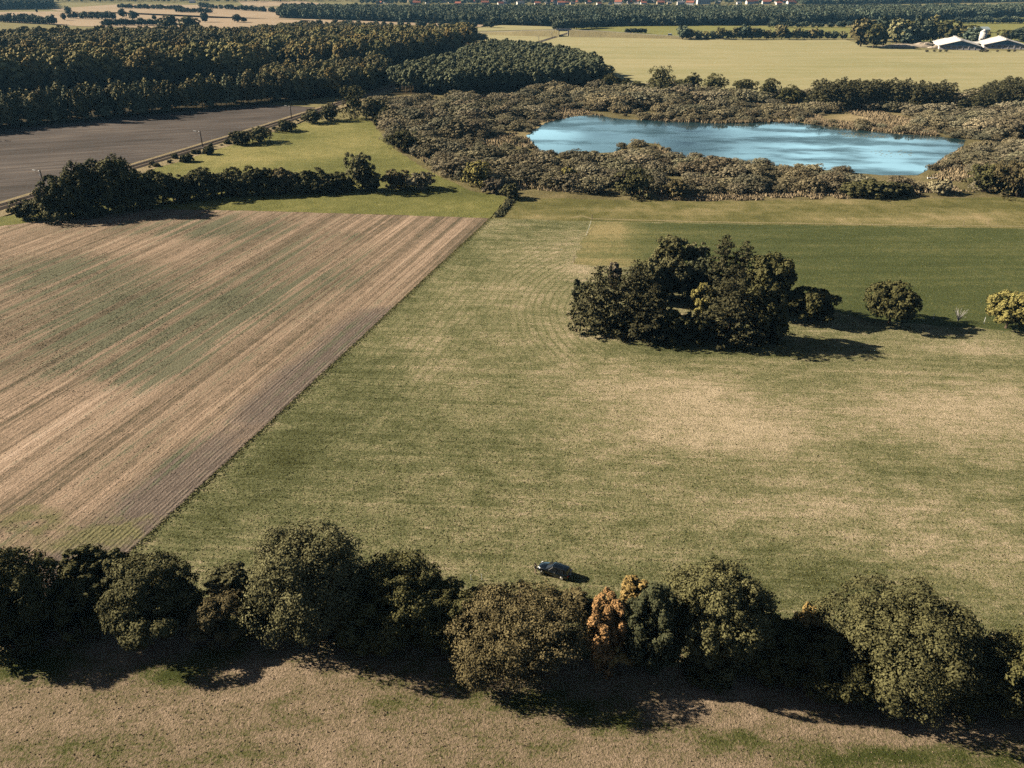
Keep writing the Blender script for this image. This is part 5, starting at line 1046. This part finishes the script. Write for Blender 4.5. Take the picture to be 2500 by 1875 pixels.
# ------------------------------------------------------------------ car
M_paint = plain('car_paint', (.004, .008, .013), .22, .1, .5); M_paint.node_tree.nodes['Principled BSDF'].inputs['Coat Weight'].default_value = .8
M_glass = plain('car_glass', (.012, .014, .016), .06, 0, .7); M_tyre = plain('tyre_rubber', (.02, .02, .02), .9); M_rim = plain('alloy_rim', (.62, .60, .56), .35, .6); M_trim = plain('black_trim', (.015, .015, .015), .6); M_lamp = plain('lamp_clear', (.75, .78, .8), .1); M_red = plain('lamp_red', (.10, .008, .008), .2)
def car(label, X, Y, rz):
    t = put('estate_car', None, loc=(X, Y, 0), rz=rz); tag(t, label, 'car')
    # x forward, stations: (x, half width at sill, half width at belt, z sill, z belt/bonnet)
    st = [(-2.28, .70, .70, .45, .78), (-2.22, .80, .80, .30, .93), (-1.7, .86, .85, .22, .97), (-.6, .88, .87, .20, .95), (.5, .88, .87, .20, .94), (1.0, .88, .85, .20, .92), (1.6, .86, .80, .22, .84), (2.05, .80, .70, .28, .72), (2.22, .66, .55, .40, .60)]
    rings = [[(x, -wb*.94, zs), (x, -wb, zs+.12), (x, -(wb+.01), (zs+zb)/2), (x, -wt, zb-.06), (x, -wt*.90, zb), (x, 0, zb+.035), (x, wt*.90, zb), (x, wt, zb-.06), (x, wb+.01, (zs+zb)/2), (x, wb, zs+.12), (x, wb*.94, zs), (x, 0, zs)] for x, wb, wt, zs, zb in st]
    put('body', MB().loft([r[::-1] for r in rings]).mesh('body', True), M_paint, t)
    # greenhouse: belt ring to roof ring
    belt = [(-2.10, .70), (-1.6, .80), (-.6, .82), (.5, .82), (.95, .74)]; roof = [(-1.85, .56), (-1.4, .62), (-.6, .64), (.0, .63), (.22, .56)]
    zb, zr = .93, 1.44
    g = MB()
    for s in (-1, 1):
        for i in range(4):
            q = [(belt[i][0], s*belt[i][1], zb), (belt[i+1][0], s*belt[i+1][1], zb), (roof[i+1][0], s*roof[i+1][1], zr-.04), (roof[i][0], s*roof[i][1], zr-.04)]
            put('side_window', MB().poly(q[::-s]).mesh('side_window'), M_glass, t)
            if i: put('window_pillar', MB().tube([(belt[i][0], s*(belt[i][1]+.004), zb), (roof[i][0], s*(roof[i][1]+.004), zr-.03)], .035, 5).mesh('window_pillar'), M_paint, t)
    put('windscreen', MB().poly([(.95, -.74, zb), (1.02, 0, zb+.01), (.95, .74, zb), (.22, .56, zr-.04), (.27, 0, zr-.02), (.22, -.56, zr-.04)]).mesh('windscreen'), M_glass, t)
    put('rear_window', MB().poly([(-2.10, .70, zb), (-2.14, 0, zb), (-2.10, -.70, zb), (-1.85, -.56, zr-.04), (-1.88, 0, zr-.02), (-1.85, .56, zr-.04)]).mesh('rear_window'), M_glass, t)
    rr = [[(x, -w, zr-.05), (x, -w*.8, zr+.015), (x, 0, zr+.04), (x, w*.8, zr+.015), (x, w, zr-.05)] for x, w in [(-2.0, .56), (-1.85, .58), (-1.4, .64), (-.6, .66), (.0, .65), (.24, .57)]]
    rf = put('roof', MB().loft([r[::-1] for r in rr]).mesh('roof', True), M_paint, t)
    for s in (-1, 1):
        put('roof_rail', MB().tube([(-1.7, s*.58, zr+.0), (-1.5, s*.58, zr+.07), (-.2, s*.58, zr+.07), (0, s*.58, zr+.0)], .022, 6).mesh('roof_rail'), M_trim, rf)
        put('mirror', MB().loft([[(.72+dx_*1.0, s*(.86+dy_), .97+dz_) for dx_, dz_ in ((-.06, -.07), (.06, -.07), (.08, .06), (-.06, .07))] for dy_ in (0, .2)]).mesh('mirror'), M_paint, t)
        put('headlight', MB().poly([(2.05, s*.69, .70), (2.19, s*.55, .60), (2.17, s*.40, .665), (1.85, s*.62, .80)][::-s]).mesh('headlight'), M_lamp, t).location.z = .02
        put('tail_light', MB().box(-2.27, -2.18, *sorted((s*.62, s*.81)), .70, .90).mesh('tail_light'), M_red, t)
        put('door_handle', MB().box(-.45, -.25, *sorted((s*.875, s*.90)), .80, .84).mesh('door_handle'), M_rim, t); put('door_handle', MB().box(.35, .55, *sorted((s*.875, s*.90)), .79, .83).mesh('door_handle'), M_rim, t)
        put('sill', MB().box(-1.05, 1.05, *sorted((s*.85, s*.90)), .19, .28).mesh('sill'), M_trim, t)
        for x in (-1.38, 1.36):
            w = put('wheel', MB().tube([(0, -.11, 0), (0, -.10, 0), (0, .10, 0), (0, .11, 0)], [.29, .32, .32, .29], 20).mesh('tyre'), M_tyre, t, loc=(x, s*.80, .32))
            put('rim', MB().tube([(0, s*.10, 0), (0, s*.125, 0)], [.23, .21], 16).mesh('rim'), M_rim, w)
    put('grille', MB().box(2.16, 2.235, -.36, .36, .44, .56).mesh('grille'), M_trim, t); put('bumper', MB().box(-2.31, -2.2, -.68, .68, .42, .60).mesh('bumper'), M_trim, t)
    put('number_plate', MB().box(2.236, 2.25, -.25, .25, .38, .47).mesh('number_plate'), M_white, t); put('number_plate', MB().box(-2.325, -2.311, -.25, .25, .62, .72).mesh('number_plate'), M_white, t)
    return t
rear, front = Vector(G(1388, 1410)), Vector(G(1319, 1388)); c_ = (rear+front)/2; dr = front-rear
car('dark blue estate car parked in the meadow beside the near hedgerow', c_.x, c_.y, math.atan2(dr.y, dr.x))

# ------------------------------------------------------------------ person standing at the car's nose
def person(label, X, Y, rz):
    t = put('person', None, loc=(X, Y, 0), rz=rz); tag(t, label, 'person')
    J = {'pelvis': (0, 0, .95), 'waist': (0, 0, 1.10), 'chest': (.02, 0, 1.32), 'neck': (.02, 0, 1.49), 'head0': (.03, 0, 1.58), 'head1': (.04, 0, 1.72)}
    E = [('pelvis', 'waist'), ('waist', 'chest'), ('chest', 'neck'), ('neck', 'head0'), ('head0', 'head1')]; Rr = {'pelvis': .155, 'waist': .135, 'chest': .165, 'neck': .058, 'head0': .085, 'head1': .092}
    for s, n_ in ((1, 'l'), (-1, 'r')):
        for k, p, r in (('hip', (0, s*.10, .90), .10), ('knee', (.03, s*.12, .50), .065), ('ankle', (0, s*.13, .09), .045), ('toe', (.16, s*.14, .035), .035), ('sh', (.01, s*.19, 1.42), .068), ('el', (.03, s*.26, 1.14), .046), ('wr', (.16, s*.22, .94), .034), ('hand', (.23, s*.21, .90), .036)): J[k+n_] = p; Rr[k+n_] = r
        E += [('pelvis', 'hip'+n_), ('hip'+n_, 'knee'+n_), ('knee'+n_, 'ankle'+n_), ('ankle'+n_, 'toe'+n_), ('chest', 'sh'+n_), ('sh'+n_, 'el'+n_), ('el'+n_, 'wr'+n_), ('wr'+n_, 'hand'+n_)]
        for q in range(5):
            k = 'f%d%s' % (q, n_); J[k] = (.23+(.10, .11, .105, .085, .05)[q], s*(.21+(.03, .01, -.01, -.03, -.05)[q]), .865+(.0, -.005, -.005, .0, .02)[q]); Rr[k] = .009; E.append(('hand'+n_, k))
    keys = list(J); me = bpy.data.meshes.new('body'); me.from_pydata([J[k] for k in keys], [(keys.index(a), keys.index(b)) for a, b in E], [])
    o = put('body', me, None, t); md = o.modifiers.new('skin', 'SKIN'); me.skin_vertices.new() if not me.skin_vertices else None
    for k, vv in zip(keys, me.skin_vertices[0].data): vv.radius = (Rr[k], Rr[k]); vv.use_root = k == 'pelvis'
    o.modifiers.new('sub', 'SUBSURF').levels = 1; o.modifiers['sub'].render_levels = 1
    m = NT('person_clothes', .85, .2)
    sx = m.n.new('ShaderNodeSeparateXYZ'); tc = m.n.new('ShaderNodeTexCoord'); m.l.new(tc.outputs['Object'], sx.inputs[0]); z = sx.outputs['Z']
    c = m.mix(m.math('GREATER_THAN', z, .93), (.42, .32, .22), (.016, .016, .018)); c = m.mix(m.math('GREATER_THAN', z, 1.49), c, (.42, .27, .19)); c = m.mix(m.math('LESS_THAN', z, .10), c, (.05, .04, .035)); m.color(c)
    me.materials.append(m.m)
    put('hair', MB().loft([[(.035-.01+.105*k_*math.cos(a)*(1 if math.cos(a) < .2 else .8), .098*k_*math.sin(a), z_) for a in [i*math.pi/5 for i in range(10)]] for z_, k_ in ((1.60, .9), (1.70, 1.04), (1.78, .92), (1.83, .45))]).mesh('hair', True), plain('hair_dark', (.02, .015, .01), .7), t).location.x = -.022
    fm = plain('face_dark', (.05, .03, .025), .6); skin = plain('skin', (.42, .27, .19), .6)
    for s in (-1, 1):
        put('eye', MB().tube([(.118, s*.034, 1.665), (.128, s*.034, 1.665)], .012, 8).mesh('eye'), fm, t); put('ear', MB().loft([[(.02+a_, s*(.088+b2), 1.65+c2) for a_, c2 in ((-.02, -.03), (.02, -.02), (.02, .03), (-.02, .03))] for b2 in (0, .018)]).mesh('ear'), skin, t)
    put('nose', MB().loft([[(.118, -.012, 1.65), (.118, .012, 1.65), (.118, 0, 1.668)], [(.142, -.008, 1.632), (.142, .008, 1.632), (.14, 0, 1.64)]]).mesh('nose'), skin, t); put('mouth', MB().box(.112, .122, -.024, .024, 1.598, 1.606).mesh('mouth'), fm, t)
    return t
X, Y = G(1307, 1401); person('person in dark top and light trousers standing at the nose of the parked car', X, Y, .5)

# ================================================================== HAZE
hz = MB().box(-6300, 6300, -600, 9300, -1.5, 76).mesh('haze'); hm = bpy.data.materials.new('haze_air'); hm.use_nodes = True; hn = hm.node_tree.nodes; hn.clear()
ho = hn.new('ShaderNodeOutputMaterial'); pv = hn.new('ShaderNodeVolumePrincipled'); pv.inputs['Color'].default_value = (.30, .66, 1.0, 1); pv.inputs['Density'].default_value = .00004; pv.inputs['Anisotropy'].default_value = 0.0
hm.node_tree.links.new(pv.outputs[0], ho.inputs['Volume']); kind(put('haze', hz, hm), 'stuff', 'thin blue haze over the far country')
